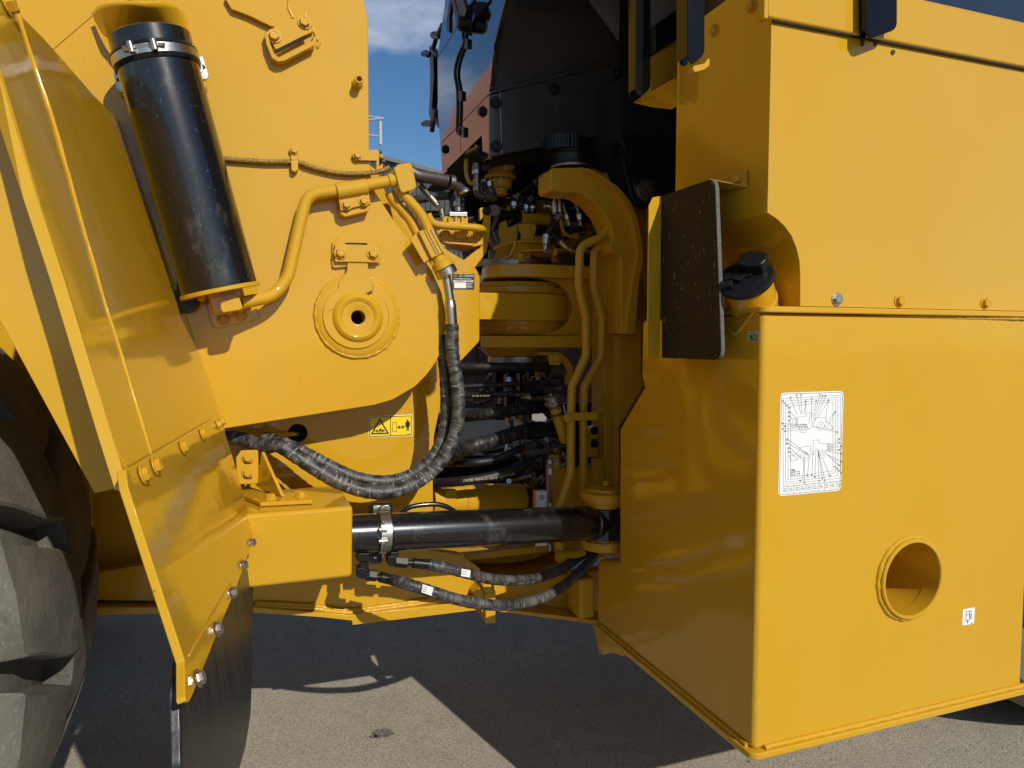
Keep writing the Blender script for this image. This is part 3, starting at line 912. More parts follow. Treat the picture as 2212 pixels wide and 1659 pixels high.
# yellow scoop behind its head
sc = [PW('A', x, y, T - .07) for x, y in ((660, 80), (700, 30), (800, -10), (1000, -30), (1180, 5), (1245, 60), (1290, 190), (1330, 340), (1300, 345), (1280, 330), (780, 330), (770, 280), (730, 200), (660, 130))]
hood2 = []
top = spl([PW('A', x, y, w_) for x, y, w_ in ((662, 95, T - .03), (720, 35, T - .09), (830, 10, T - .16), (960, 0, T - .19), (1090, 5, T - .16), (1190, 30, T - .10), (1245, 80, T - .03))], 5)
bot = spl([PW('A', x, y, w_) for x, y, w_ in ((760, 300, T - .05), (785, 320, T - .04), (860, 320, T - .03), (1000, 320, T - .025), (1150, 320, T - .03), (1280, 335, T - .035), (1330, 345, T - .05))], 5)
bm = bmesh.new()
rows = []
K = 10
bx0, bx1 = PW('A', 770, 290, T - .03), PW('A', 1320, 345, T - .03)
for j in range(K + 1):
    s = j / K
    rows.append([bm.verts.new(a.lerp(b, s)) for a, b in zip(top, bot)])
for j in range(K):
    for i in range(len(top) - 1):
        bm.faces.new((rows[j][i], rows[j][i + 1], rows[j + 1][i + 1], rows[j + 1][i]))
sco = finish(bm, 'cylinder_cup', YEL, cyl, True, 0, 2, 'flared yellow cup behind the cylinder head')
md = sco.modifiers.new('thick', 'SOLIDIFY')
md.thickness = .012
plate('cup_side', rnd([PW('A', x, y, T - .055) for x, y in ((1240, 60), (1262, 70), (1310, 200), (1338, 345), (1310, 350), (1285, 230))], .003), (0, .05, 0), YEL, cyl, .002)
# zinc tabs
zt = plate('zinc_tab', rnd([PW('A', x, y, T - .045) for x, y in ((1290, 400), (1400, 388), (1442, 520), (1435, 545), (1300, 560))], .006), (0, .004, 0), ZINC, cyl, .001)
bolt(PW('A', 1360, 472, T - .046), dn, .0125, ZINC, cyl)
rod('tab_hole', PW('A', 1402, 466, T - .0465), PW('A', 1402, 466, T - .0455), .007, DKST, cyl, 16)
plate('tab_spacer', rnd([PW('A', x, y, T - .04) for x, y in ((1300, 540), (1425, 545), (1430, 600), (1405, 625), (1320, 620))], .006), (0, .04, 0), YEL, cyl, .003)
plate('zinc_tab', rnd([PW('A', x, y, T - .04) for x, y in ((785, 495), (860, 480), (900, 640), (830, 635), (800, 600))], .006), (0, .004, 0), ZINC, cyl, .001)
rod('tab_hole', PW('A', 822, 552, T - .0415), PW('A', 822, 552, T - .0405), .006, DKST, cyl, 16)
plate('tab_spacer', rnd([PW('A', x, y, T - .03) for x, y in ((810, 610), (900, 600), (900, 680), (860, 670), (815, 640))], .006), (0, .03, 0), YEL, cyl, .003)
# port block and bolts under the cylinder
blk = plate('port_block', rnd([PW('B', x, y, T - .185) for x, y in ((1520, 690), (1655, 675), (1680, 745), (1660, 760), (1545, 780), (1525, 760))], .004), (0, .10, 0), YEL, cyl, .005)
plate('port_elbow', rnd([PW('B', x, y, T - .13) for x, y in ((1430, 650), (1650, 600), (1665, 700), (1545, 790), (1470, 800))], .01), (0, .06, 0), YEL, cyl, .006)
for x, y in ((1580, 785), (1652, 768)):
    p = PW('B', x, y - 14, T - .165)
    bolt(p, (0, -.15, -1), .0085, YEL, cyl)
for x, y in ((1390, 680), (1600, 625)):
    bolt(PW('B', x, y - 5, T - .12), (0, -.2, -1), .0095, YEL, cyl)
mp_ = plate('mounting_pad', rnd([PW('B', x, y, T - .012) for x, y in ((1420, 700), (1760, 700), (1795, 810), (1770, 830), (1500, 890), (1465, 870))], .012), (0, .010, 0), YEL, cyl, .003)
for x, y in ((1545, 828), (1668, 800)):
    bolt(PW('B', x, y, T - .013), dn, .0125, YEL, cyl)
box('dark_cylinder_foot', PW('B', 1220, 540, T - .04) + V((0, 0, -.1)), PW('B', 1300, 540, T - .02), BLKM, cyl, .002)
lathe('foot_roller', PW('B', 1280, 690, T - .06), (0, 1, 0), [(0, 0), (0, .036), (.05, .036)], BLKM, cyl, 32)
# ------------------------------------------------------------ yellow hydraulic pipe over the tower
pr = .0185
pth = [PW('B', 1665, 712, T - .10), PW('B', 1800, 680, T - .085)] + [PW('B', 1925, 620, T - .07), PW('B', 1985, 500, T - .06), PW('F', -20, 1010, T - .055), PW('F', 90, 860, T - .05)] + \
      [PW('F', x, y, T - .045) for x, y in ((175, 570), (215, 450), (290, 345), (400, 295), (520, 280), (760, 240), (1060, 185))]
pth = [PW('B', 1665, 712, T - .11), PW('B', 1890, 665, T - .075), PW('B', 1990, 540, T - .06), PW('F', 190, 560, T - .046), PW('F', 250, 320, T - .046), PW('F', 480, 288, T - .046), PW('F', 780, 237, T - .046), PW('F', 1075, 182, T - .046)]
pipe = tube('hydraulic_pipe', pth, pr, YEL, LOADER, 'fil', 22, fr=.11, label='yellow bent hydraulic pipe running over the tower plate')
rod('pipe_collar', PW('F', 1000, 196, T - .046), PW('F', 1085, 180, T - .046), pr + .004, YEL, pipe, 28)
# saddle clamp
e0, e1 = PW('F', 520, 292, T - .046), PW('F', 800, 245, T - .046)
sad = rod('pipe_saddle', e0, e1, pr + .0065, YEL, LOADER, 28, ch=.002)
plate('saddle_foot', rnd([PW('F', x, y, T - .050) for x, y in ((530, 300), (806, 225), (838, 400), (560, 468))], .004), (0, .010, 0), YEL, sad, .002)
plate('saddle_spacer', rnd([PW('F', x, y, T - .040) for x, y in ((545, 440), (825, 380), (842, 415), (820, 470), (600, 525), (560, 500))], .006), (0, .040, 0), CAST, sad, .003)
bolt(PW('F', 615, 410, T - .051), dn, .0125, CAST, sad)
bolt(PW('F', 775, 376, T - .051), dn, .0125, CAST, sad)
# square end block
eb = plate('pipe_end_block', rnd([PW('F', x, y, T - .075) for x, y in ((1048, 75), (1085, 40), (1195, 22), (1222, 55), (1262, 240), (1240, 275), (1130, 305), (1105, 280))], .006), (0, .06, 0), YEL, LOADER, .007, seg=3)
# twin pipes going down to the hose flange
tw = [PW('F', 1110, 250, T - .045), PW('F', 1150, 330, T - .045), PW('F', 1275, 470, T - .045), PW('F', 1345, 590, T - .045), PW('F', 1400, 720, T - .045), PW('F', 1470, 900, T - .045)]
tube('hydraulic_pipe', tw, .0165, YEL, LOADER, 'spl', 20)
tube('hydraulic_pipe', [p + V((-.030, .03, -.012)) for p in tw], .0165, YEL, LOADER, 'spl', 20)
cb_ = plate('pipe_clamp_pair', rnd([PW('F', x, y, T - .075) for x, y in ((1275, 655), (1405, 630), (1525, 845), (1400, 905), (1385, 880))], .003), (0, .05, 0), YEL, LOADER, .003)
plate('clamp_side', [PW('F', x, y, T - .06) for x, y in ((1280, 650), (1200, 730), (1330, 950), (1400, 900))], (0, .012, 0), YEL, cb_, .002)
for a_, b_ in (((1330, 655), (1440, 870)), ((1352, 648), (1462, 862)), ((1385, 640), (1495, 850))):
    segs('clamp_groove', [[PW('F', *a_, T - .0755), PW('F', *b_, T - .0755)]], .0022, dn, BROWN, cb_)
for x, y in ((1450, 670), (1505, 800)):
    bolt(PW('F', x, y, T - .068), (1, -.3, .3), .006, YEL, cb_)
fa, fb_ = PW('F', 1440, 860, T - .045), PW('F', 1545, 1060, T - .045)
fx = (fb_ - fa).normalized()
FL = (fb_ - fa).length
fl = lathe('hose_flange', fa, fx, [(0, 0), (0, .022), (FL * .3, .024), (FL * .42, .034), (FL * .66, .036), (FL * .66, 0)], YEL, LOADER, 36)
lathe('flange_collar', fa + fx * FL * .67, fx, [(0, .030), (0, .0335), (.004, .036), (.026, .036), (.028, .033), (.028, 0)], ZINC, fl, 36)
for sgn in (-1, 1):
    bolt(fa + fx * (FL * .67 + .028) + V((.022 * sgn, -.012, 0)), fx, .0058, ZINC, fl)
st = PW('F', 1555, 1080, T - .045)
s2 = PW('F', 1567, 1290, T - .045)
rod('steel_stem', fa + fx * FL * .8, s2, .0145, ZINC, fl, 28)
fe = PW('F', 1585, 1570, T - .045)
fd_ = (fe - s2)
lathe('hose_ferrule', s2, fd_, [(0, 0), (0, .017), (.012, .0175), (.016, .0195), (.03, .0188), (fd_.length - .01, .0195), (fd_.length, .0185), (fd_.length, 0)], ZINC, fl, 32)
# ------------------------------------------------------------ the two looping hoses
HR = .0212
def hose(name, pts, r, m=HOSE, label=None, n=18, rings=0, parent=LOADER):
    path = spl(pts, 9)
    R = [r * (1 + .035 * math.sin(i * 1.9) + .02 * random.uniform(-1, 1)) for i in range(len(path))]
    if rings:
        # dense path with ring swellings
        dense, rad_ = [], []
        d = 0
        for a, b in zip(path[:-1], path[1:]):
            k = max(1, int((b - a).length / .0025))
            for i in range(k):
                dense.append(a.lerp(b, i / k))
        dense.append(path[-1])
        s = 0
        for i, p in enumerate(dense):
            if i:
                s += (p - dense[i - 1]).length
            ph = (s / rings) % 1
            rad_.append(r * (1 - (.08 if ph < .12 else 0) + .02 * math.sin(ph * 6.28)))
        path, R = dense, rad_
    return finish(tube_bm(path, R, n), name, m, parent, True, 0, 2, label, 60)
lp = [fe - V((0, 0, -.02)), PW('G', 1590, 120, T - .045), PW('G', 1618, 300, T - .05), PW('G', 1640, 500, T - .055), PW('G', 1640, 720, T - .06), PW('G', 1590, 930, T - .062),
      PW('G', 1450, 1160, T - .064), PW('G', 1230, 1330, T - .066), PW('G', 1000, 1400, T - .066), PW('G', 780, 1390, T - .06), PW('G', 540, 1310, T - .055), PW('G', 330, 1190, T - .045), PW('G', 140, 1065, T - .03),
      PW('G', -20, 970, T - .01), PW('C', 1830, 320, T + .03), PW('C', 1650, 265, T + .09), PW('C', 1500, 270, T + .12)]
hose('hydraulic_hose', lp, HR * 1.06, HOSE, 'wrapped black hose looping down in front of the warning sticker, outer one', 22)
lp2 = [PW('G', 1490, -40, T + .02), PW('G', 1505, 120, T + .01), PW('G', 1525, 330, T + .005), PW('G', 1535, 560, T), PW('G', 1530, 760, T - .005), PW('G', 1480, 960, T - .01),
       PW('G', 1350, 1140, T - .012), PW('G', 1160, 1265, T - .012), PW('G', 950, 1305, T - .01), PW('G', 720, 1275, T - .005), PW('G', 500, 1185, T), PW('G', 300, 1080, T + .02), PW('G', 100, 980, T + .05), PW('G', -150, 900, T + .09)]
hose('hydraulic_hose', lp2, HR * 1.0, HOSE, 'wrapped black hose looping down in front of the warning sticker, inner one', 20)
# ------------------------------------------------------------ inner frame wall with warning decal
IW = 2.49
IN = 2.60
inn = [(PW('X', -300, 860, IW), 0), (PW('X', 960, 700, IW), 0), (PW('G', 1560, 200, IW), .02), (PW('G', 1500, 500, IW), .1), (PW('G', 1420, 880, IW), .1), (PW('G', 1405, 1130, IW), .1), (PW('G', 1412, 1500, IW), 0),
       (PW('X', 936, 1230, IW), 0), (PW('X', -300, 1230, IW), 0)]
inner = plate('frame_wall', rnd(inn), (0, .03, 0), YEL, bevel=.003, label='yellow inner frame wall carrying the pinch warning sticker')
hh = PW('G', 162, 860, IW)
cb = finish(plate_bm([hh + V((math.cos(t / 32 * 6.2832) * .032, -.05, math.sin(t / 32 * 6.2832) * .032)) for t in range(32)], V((0, .2, 0))), 'cutter', YEL, LOADER)
cut(inner, cb)
box('hole_backing', hh + V((-.08, .06, -.08)), hh + V((.08, .07, .08)), BLKD, inner, 0)
for dx in (-6, 8):
    tube('grease_line', [PW('G', -300, 870 + dx, IW - .02), PW('G', 0, 868 + dx, IW - .015), PW('G', 130, 866 + dx, IW + .0), PW('G', 170, 866 + dx, IW + .05)], .0045, YEL, inner, n=8)
# name plate wall and lower nose
npw = [(PW('F', 1430, 700, IN - .02), 0), (PW('F', 1540, 830, IN - .02), 0), (PW('F', 1640, 890, IN - .02), .05), (PW('F', 1750, 955, IN - .02), .05), (PW('F', 1815, 1010, IN - .02), .04), (PW('F', 1840, 1080, IN - .02), .04), (PW('F', 1838, 1660, IN - .02), .03),
       (PW('G', 1825, 25, IN - .02), .03), (PW('G', 1650, 210, IN - .02), .01), (PW('G', 1500, 330, IN - .02), 0), (PW('G', 1300, 0, IN - .02), 0)]
nose = plate('nose_plate', rnd(npw), (0, .04, 0), YEL, bevel=.002, label='yellow rounded plate with the black data plate')
yq = pw('Y', [(560, 455), (1583, 465), (1583, 1180), (560, 1170)], IN - .0204)
npd = flat('data_plate', yq, dn, NAMEP, LOADER, 'small black data plate with white lettering', .0006)
def YP(*pp):
    return [PW('Y', p[0], p[1], IN - .0212) for p in pp]
flat('white_field', YP((650, 850), (1200, 850), (1200, 1115), (650, 1110)), dn, WHITE, npd)
bars = []
x = 655
while x < 1500:
    w_ = random.choice((12, 20, 28))
    bars.append(YP((x, 792), (x + w_, 792)))
    x += w_ + random.choice((10, 16))
segs('bar_strip', bars, .0062, dn, WHITE, npd)
text('plate_text', 'CAT', PW('Y', 890, 530, IN - .0212), (1, 0, 0), (0, 0, 1), .0062, WHITE, npd)
text('plate_text', 'CATERPILLAR', PW('Y', 1085, 530, IN - .0212), (1, 0, 0), (0, 0, 1), .0052, WHITE, npd)
text('plate_text', '*CAT0988KKTB100745*', PW('Y', 640, 705, IN - .0212), (1, 0, 0), (0, 0, 1), .0068, WHITE, npd)
segs('plate_lines', [YP((890, 575), (1010, 575)), YP((1085, 575), (1400, 578)), YP((1220, 890), (1490, 890)), YP((1220, 930), (1480, 930)), YP((1220, 1000), (1430, 1000)), YP((1220, 1040), (1490, 1040)), YP((1220, 1075), (1490, 1075)), YP((1460, 520), (1530, 520), (1530, 580), (1460, 580), (1460, 520))], .0011, dn, WHITE, npd)
# warning decal
wy = IW
wq = rnd(pw('U', [(285, 285), (1815, 215), (1820, 965), (290, 1025)], wy), .005)
wd = flat('warning_decal', wq, dn, mat('decal_rim', (.80, .72, .45), .4), LOADER, 'yellow pinch warning sticker with a triangle and a standing figure', .0006)
def UP(*pp):
    return [PW('U', p[0], p[1], wy - .0009) for p in pp]
flat('warning_field', UP((320, 322), (1775, 268), (1778, 925), (330, 990)), dn, WARN, wd, None, .0002)
def UQ(*pp):
    return [PW('U', p[0], p[1], wy - .0013) for p in pp]
segs('warning_frame', [UQ((320, 322), (1775, 268), (1778, 925), (330, 990), (320, 322)), UQ((1055, 295), (1060, 950))], .0022, dn, INK, wd)
segs('warning_triangle', [UQ((685, 395), (970, 870), (410, 890), (685, 395))], .0048, dn, INK, wd)
segs('pinch_figure', [UQ((515, 790), (570, 790)), UQ((560, 765), (560, 815)), UQ((620, 830), (670, 770), (740, 730), (680, 720)), UQ((680, 850), (690, 790), (720, 760), (740, 810)), UQ((595, 755), (600, 820)), UQ((770, 745), (775, 815)), UQ((790, 785), (850, 780)), UQ((800, 760), (805, 810))], .0028, dn, INK, wd)
segs('gap_rectangle', [UQ((1130, 500), (1268, 493), (1268, 800), (1130, 808), (1130, 500))], .0014, dn, INK, wd)
segs('double_arrow', [UQ((1320, 665), (1510, 655)), UQ((1370, 620), (1310, 665), (1375, 705)), UQ((1465, 612), (1520, 655), (1470, 700))], .0032, dn, INK, wd)
flat('figure_head', UQ(*[(1645 + 32 * math.cos(t / 14 * 6.2832), 437 + 34 * math.sin(t / 14 * 6.2832)) for t in range(14)]), dn, INK, wd)
segs('figure_body', [UQ((1645, 510), (1645, 630))], .0095, dn, INK, wd)
segs('figure_limb', [UQ((1600, 495), (1585, 520), (1580, 620)), UQ((1690, 495), (1708, 520), (1712, 620)), UQ((1625, 630), (1622, 770)), UQ((1668, 630), (1675, 770)), UQ((1600, 492), (1695, 492))], .0036, dn, INK, wd)
segs('decal_number', [UQ((1630, 905), (1730, 900))], .0014, dn, INK, wd)
# ------------------------------------------------------------ front beam that carries the steering cylinder
BF = 2.06
bt = PW('H', 400, 185, BF).z
bb = PW('H', 400, 630, BF).z
bl = PW('X', 440, 1200, BF).x
brr = PW('H', 697, 300, BF).x
beam = plate('cylinder_beam', [V((bl, BF, bb)), V((PW('H', 690, 600, BF).x, BF, bb)), V((brr, BF, bt)), V((bl, BF, bt))], (0, .33, 0), YEL, bevel=.012, seg=4, label='yellow box beam the lower cylinder comes out of')
# beam top: gusset bracket
tp = bt + .002
gh = lambda c, x, y, h=tp: on(c, x, y, V((0, 0, 1)), h)
gp = [gh('C', 1640, 640, tp + .012), gh('C', 1800, 708, tp + .012), gh('C', 2160, 690, tp + .012), gh('C', 2140, 655, tp + .012), gh('C', 1960, 632, tp + .012), gh('C', 1820, 628, tp + .012), gh('C', 1700, 590, tp + .012)]
gus = plate('gusset_base', gp, (0, 0, -.012), YEL, bevel=.002, label='small yellow bolted gusset on top of the box beam')
for x, y in ((1872, 680), (2080, 665)):
    bolt(gh('C', x, y, tp + .012), (0, 0, 1), .0145, YEL, gus)
rb0 = gh('C', 1960, 672, tp + .012)
W1 = rb0.y
ribp = [PW('C', 1975, 668, W1), PW('C', 1960, 650, W1), PW('C', 1905, 535, W1), PW('C', 1830, 620, W1 + .02)]
r3 = [gh('C', 1962, 672, tp + .012), gh('C', 1800, 605, tp + .012)]
top_ = PW('C', 1890, 532, W1)
back = V((r3[1].x, r3[1].y + .10, r3[1].z))
vpw = W1 + .12
plate('gusset_rib', [PW('C', 1972, 668, W1), PW('C', 1908, 535, W1 + .01), PW('C', 1830, 355, vpw - .002), PW('C', 1800, 600, vpw - .002)], (-.010, 0, 0), YEL, gus, .002)
vp = plate('gusset_back', rnd([PW('C', x, y, vpw) for x, y in ((1630, 400), (1665, 350), (1785, 345), (1790, 580), (1640, 585))], .008), (0, .012, 0), YEL, gus, .003)
for y in (395, 500):
    plate('bolt_slot', rnd([PW('C', x, yy, vpw - .001) for x, yy in ((1680, y), (1680, y + 48), (1745, y + 48), (1745, y))], .012), (0, .001, 0), BLKD, gus, 0)
    bolt(PW('C', 1713, y, vpw - .002), dn, .0135, YEL, gus)
# ------------------------------------------------------------ lower frame: floor plate and nose
LWf = 2.42
lo = [(PW('X', 190, 1240, LWf), 0), (PW('H', 700, 300, LWf), 0), (PW('H', 1150, 430, LWf), .03), (PW('H', 1350, 455, LWf), .05), (PW('H', 1480, 545, LWf), .03), (PW('H', 1482, 715, LWf), .0), (PW('H', 1150, 745, LWf), 0),
      (PW('H', 700, 800, LWf), 0), (PW('H', 450, 765, LWf), 0), (PW('X', 150, 1296, LWf), 0)]
lower = plate('lower_frame_side', rnd(lo), (0, .04, 0), YEL, bevel=.003, label='yellow lower frame side under the cylinder')
fz = PW('H', 690, 850, LWf - .035).z
fp = [PW('X', 150, 1311, LWf - .03), PW('H', 80, 800, LWf - .03), PW('H', 480, 812, LWf - .03), PW('H', 690, 832, LWf - .03), PW('H', 1480, 745, LWf - .03)]
W2 = LWf - .035
fpp = [PW('X', 150, 1312, W2), PW('H', 80, 782, W2), PW('H', 470, 815, W2), PW('H', 660, 828, W2), PW('H', 692, 828, W2), PW('H', 1510, 738, W2), PW('H', 1510, 795, W2), PW('H', 690, 893, W2), PW('H', 688, 866, W2), PW('H', 500, 845, W2), PW('H', 80, 816, W2), PW('X', 150, 1328, W2)]
plate('floor_edge', fpp, (0, .5, 0), YEL, lower, .003)
weld('weld_bead', [PW('H', x, y, LWf - .008) for x, y in ((90, 755), (300, 765), (450, 772), (620, 800), (700, 800), (900, 772), (1150, 738), (1440, 715))], .0075, CAST, lower)
weld('weld_bead', [PW('H', x, y, LWf - .014) for x, y in ((90, 772), (450, 788), (620, 815), (700, 815), (900, 790), (1150, 752), (1440, 728))], .0065, CAST, lower)
lug = plate('stop_lug', [PW('H', x, y, W2 - .05) for x, y in ((1508, 700), (1572, 685), (1572, 880), (1510, 884))], (0, .12, 0), YEL, lower, .004)
plate('stop_lug', [PW('H', x, y, W2 - .05) for x, y in ((1488, 645), (1540, 640), (1575, 690), (1508, 702))], (0, .12, 0), YEL, lower, .004)
plate('stop_lug', [PW('H', x, y, W2 - .03) for x, y in ((1440, 700), (1480, 650), (1508, 702), (1508, 850), (1475, 790))], (0, .1, 0), YEL, lower, .004)
# dark belly behind tyre / beam
box('axle_box', (bl - .9, 3.1, .84), (.5, 3.4, 1.25), YEL, bevel=.01)
box('far_frame_wall', (-1.5, 3.45, .8), (PW('X', 950, 1200, 3.45).x, 3.5, 1.5), YEL, bevel=.004)
box('frame_floor', (-1.5, 2.5, .80), (PW('X', 940, 1200, 2.5).x, 3.45, .83), YEL, bevel=.004)
# ------------------------------------------------------------ steering cylinder
s0, s1 = PW('H', 560, 338, 2.185), PW('H', 1990, 270, 2.20)
sx = (s1 - s0).normalized()
sr = rp(s0.lerp(s1, .55), 40.5)
SL = (s1 - s0).length
sR0, sR1 = rp(PW('H', 760, 335, 2.185), 41.5), rp(s1, 39)
steer = lathe('steering_cylinder', s0, s1 - s0, [(0, 0), (0, sr), (SL * .985, sr), (SL, sr - .002), (SL, sr * .985), (SL + .10, sr * .985), (SL + .108, sr * .93), (SL + .115, sr * .93), (SL + .122, sr * .97), (SL + .16, sr * .78), (SL + .22, sr * .72), (SL + .22, 0)],
              BLK, LOADER, 72, 'long black steering cylinder lying above the frame floor')
# head eye
pinc = PW('Q', 425, 860, 2.22)
lathe('rod_eye', V((pinc.x + .01, pinc.y, pinc.z - .062)), (0, 0, 1), [(0, 0), (0, .062), (.004, .066), (.120, .066), (.124, .062), (.124, 0)], BLK, steer, 44)
for nm, za2, zs, sgn in (('upper_pin_boss', PW('Q', 425, 750, 2.22 - .07).z, 1, 1), ('lower_pin_boss', PW('Q', 425, 1015, 2.22 - .07).z, -1, -1)):
    lathe(nm, V((pinc.x + .01, pinc.y, za2)), (0, 0, sgn), [(0, 0), (0, .058), (.006, .064), (.018, .066), (.024, .066), (.025, .076), (.032, .080), (.052, .080), (.056, .076), (.056, 0)], CAST, LOADER, 48,
          label='yellow stepped pin boss %s the end of the steering cylinder' % ('above' if sgn > 0 else 'below'))
pz = PW('Q', 425, 750, 2.15).z + .056
kk = [V((pinc.x + .01, pinc.y, pz)) + V((a, b, 0)) for a, b in ((-.058, .01), (-.045, -.028), (.0, -.062), (.055, -.045), (.075, .03), (.06, .08), (-.02, .075))]
plate('pin_cap', rnd(kk, .012), (0, 0, .012), CAST, LOADER, .003)
tube('pin_cap_tab', [PW('Q', 470, 450, 2.22), PW('Q', 520, 440, 2.24), PW('Q', 600, 480, 2.25)], .010, CAST, LOADER, n=10)
bolt(PW('Q', 438, 1205, 2.2), (0, 0, -1), .009, CAST)
# clamp band
def sring(name, t0, t1, dr, m):
    return lathe(name, s0, sx, [(t0, sr - .001), (t0, sr + dr), (t1, sr + dr), (t1, sr - .001)], m, steer, 64)
tA = (PW('H', 848, 335, 2.185) - s0).dot(sx)
tB = (PW('H', 912, 335, 2.185) - s0).dot(sx)
sring('clamp_rubber', tA - .004, tB + .006, .003, BLKM)
sring('clamp_band', tA, tB, .005, ZINC)
def ons(x, y, lift=0, c='H'):
    r = sight(c, x, y)
    o_ = O0 - s0
    rr_ = r - sx * r.dot(sx)
    oo = o_ - sx * o_.dot(sx)
    A_ = rr_.dot(rr_); B_ = 2 * rr_.dot(oo); C_ = oo.dot(oo) - (sr + lift) ** 2
    ds = max(B_ * B_ - 4 * A_ * C_, 0)
    return O0 + r * ((-B_ - math.sqrt(ds)) / (2 * A_))
rod('band_bolt', ons(880, 250, .012), ons(878, 478, .012), .0048, ZINC, steer, 12)
for y in (305, 375):
    c_ = ons(879, y, .011)
    rod('trunnion', c_ - sx * .014, c_ + sx * .014, .0070, ZINC, steer, 14)
rod('band_nut', ons(880, 383, .012), ons(880, 402, .012), .0085, ZINC, steer, 6)
# lamp-like bracket behind the clamp
lb = plate('sensor_bracket', rnd([PW('H', x, y, 2.27) for x, y in ((793, 215), (795, 155), (815, 142), (925, 140), (940, 155), (941, 215))], .008), (0, .02, 0), BLKM, bevel=.003)
plate('sensor_face', rnd([PW('H', x, y, 2.262) for x, y in ((818, 225), (818, 160), (915, 155), (926, 168), (928, 225))], .003), (0, .006, 0), ZINC, lb, .001)
lathe('sensor_knob', PW('H', 875, 180, 2.262), (0, -1, 0), [(0, .013), (.006, .013), (.008, .010), (.009, 0)], DKST, lb, 24)
tube('black_line', [PW('H', x, y, 2.29) for x, y in ((960, 230), (1000, 195), (1050, 165), (1130, 152), (1210, 150), (1270, 165), (1320, 195), (1360, 225))], .0085, BLK, LOADER, n=12)
# ports under the cylinder
def bx(c, pts, w_, dw, m, par=steer, nm='port_block', bv=.003):
    return plate(nm, rnd([PW(c, x, y, w_) for x, y in pts], .002), (0, dw, 0), m, par, bv)
bx('H', ((722, 455), (795, 450), (795, 500), (722, 500)), 2.15, .05, BLKM)
bx('H', ((740, 500), (792, 500), (792, 545), (740, 545)), 2.16, .03, BLKM)
bx('H', ((795, 455), (878, 450), (878, 500), (860, 515), (800, 515)), 2.19, .02, BLKM, nm='port_plate')
rod('port_screw', PW('H', 830, 475, 2.189), PW('H', 830, 475, 2.183), .006, DKST, steer, 12)
bx('H', ((722, 540), (770, 545), (800, 560), (795, 610), (765, 612), (722, 600)), 2.135, .04, BLKM, nm='elbow_body', bv=.006)
e1_, e2_, e3_ = PW('H', 775, 580, 2.155), PW('H', 845, 590, 2.155), PW('H', 950, 618, 2.155)
rod('elbow_nut', e1_, PW('H', 838, 590, 2.155), .0175, BLKM, steer, 6)
rod('hose_stem', e1_, e3_, .010, BLKM, steer, 16)
rod('hose_ferrule', PW('H', 858, 595, 2.155), e3_, .0165, BLKM, steer, 24)
bx('H', ((925, 445), (975, 443), (972, 475), (925, 475)), 2.16, .04, BLKM)
bx('H', ((908, 470), (960, 470), (965, 530), (930, 533), (908, 520)), 2.15, .04, BLKM, nm='elbow_body', bv=.006)
f1_, f2_ = PW('H', 950, 500, 2.17), PW('H', 1165, 520, 2.17)
rod('elbow_nut', f1_, PW('H', 1028, 508, 2.17), .0175, BLKM, steer, 6)
rod('hose_stem', f1_, f2_, .010, BLKM, steer, 16)
rod('hose_ferrule', PW('H', 1060, 510, 2.17), f2_, .0168, BLKM, steer, 24)
hz1 = [PW('H', x, y, w_) for x, y, w_ in ((940, 615, 2.120), (1020, 637, 2.075), (1160, 680, 2.055), (1300, 725, 2.055), (1450, 757, 2.065), (1600, 770, 2.085), (1750, 755, 2.140), (1880, 715, 2.180), (1980, 655, 2.220), (2060, 590, 2.300), (2130, 520, 2.360), (2180, 460, 2.420))]
hz2 = [PW('H', x, y, w_) for x, y, w_ in ((1155, 518, 2.17), (1260, 540, 2.17), (1400, 575, 2.18), (1520, 605, 2.20), (1650, 618, 2.22), (1780, 610, 2.25), (1900, 580, 2.29), (2000, 530, 2.34), (2080, 475, 2.40), (2140, 430, 2.46))]
hose('hydraulic_hose', hz1, .0180, HOSE, 'wrapped black hose sagging lowest under the steering cylinder', 16)
hose('hydraulic_hose', hz2, .0180, HOSE, 'wrapped black hose just under the steering cylinder', 16)
def hlabel(c, pts, w_, nm='hose_label'):
    return flat(nm, [PW(c, x, y, w_) for x, y in pts], dn, WHITE, LOADER, 'small white paper tag wrapped on a hose', .0)
hl = hlabel('H', ((1122, 640), (1188, 660), (1178, 712), (1115, 690)), 2.034)
segs('tag_print', [[PW('H', a, b, 2.0335), PW('H', c, d, 2.0335)] for a, b, c, d in ((1126, 655, 1150, 662), (1124, 668, 1148, 675), (1122, 682, 1144, 688))], .0020, dn, INKG, hl)
hl = hlabel('H', ((1362, 545), (1418, 555), (1412, 600), (1358, 590)), 2.156)
segs('tag_print', [[PW('H', a, b, 2.1555), PW('H', c, d, 2.1555)] for a, b, c, d in ((1366, 560, 1390, 564), (1364, 574, 1388, 578))], .0020, dn, INKG, hl)
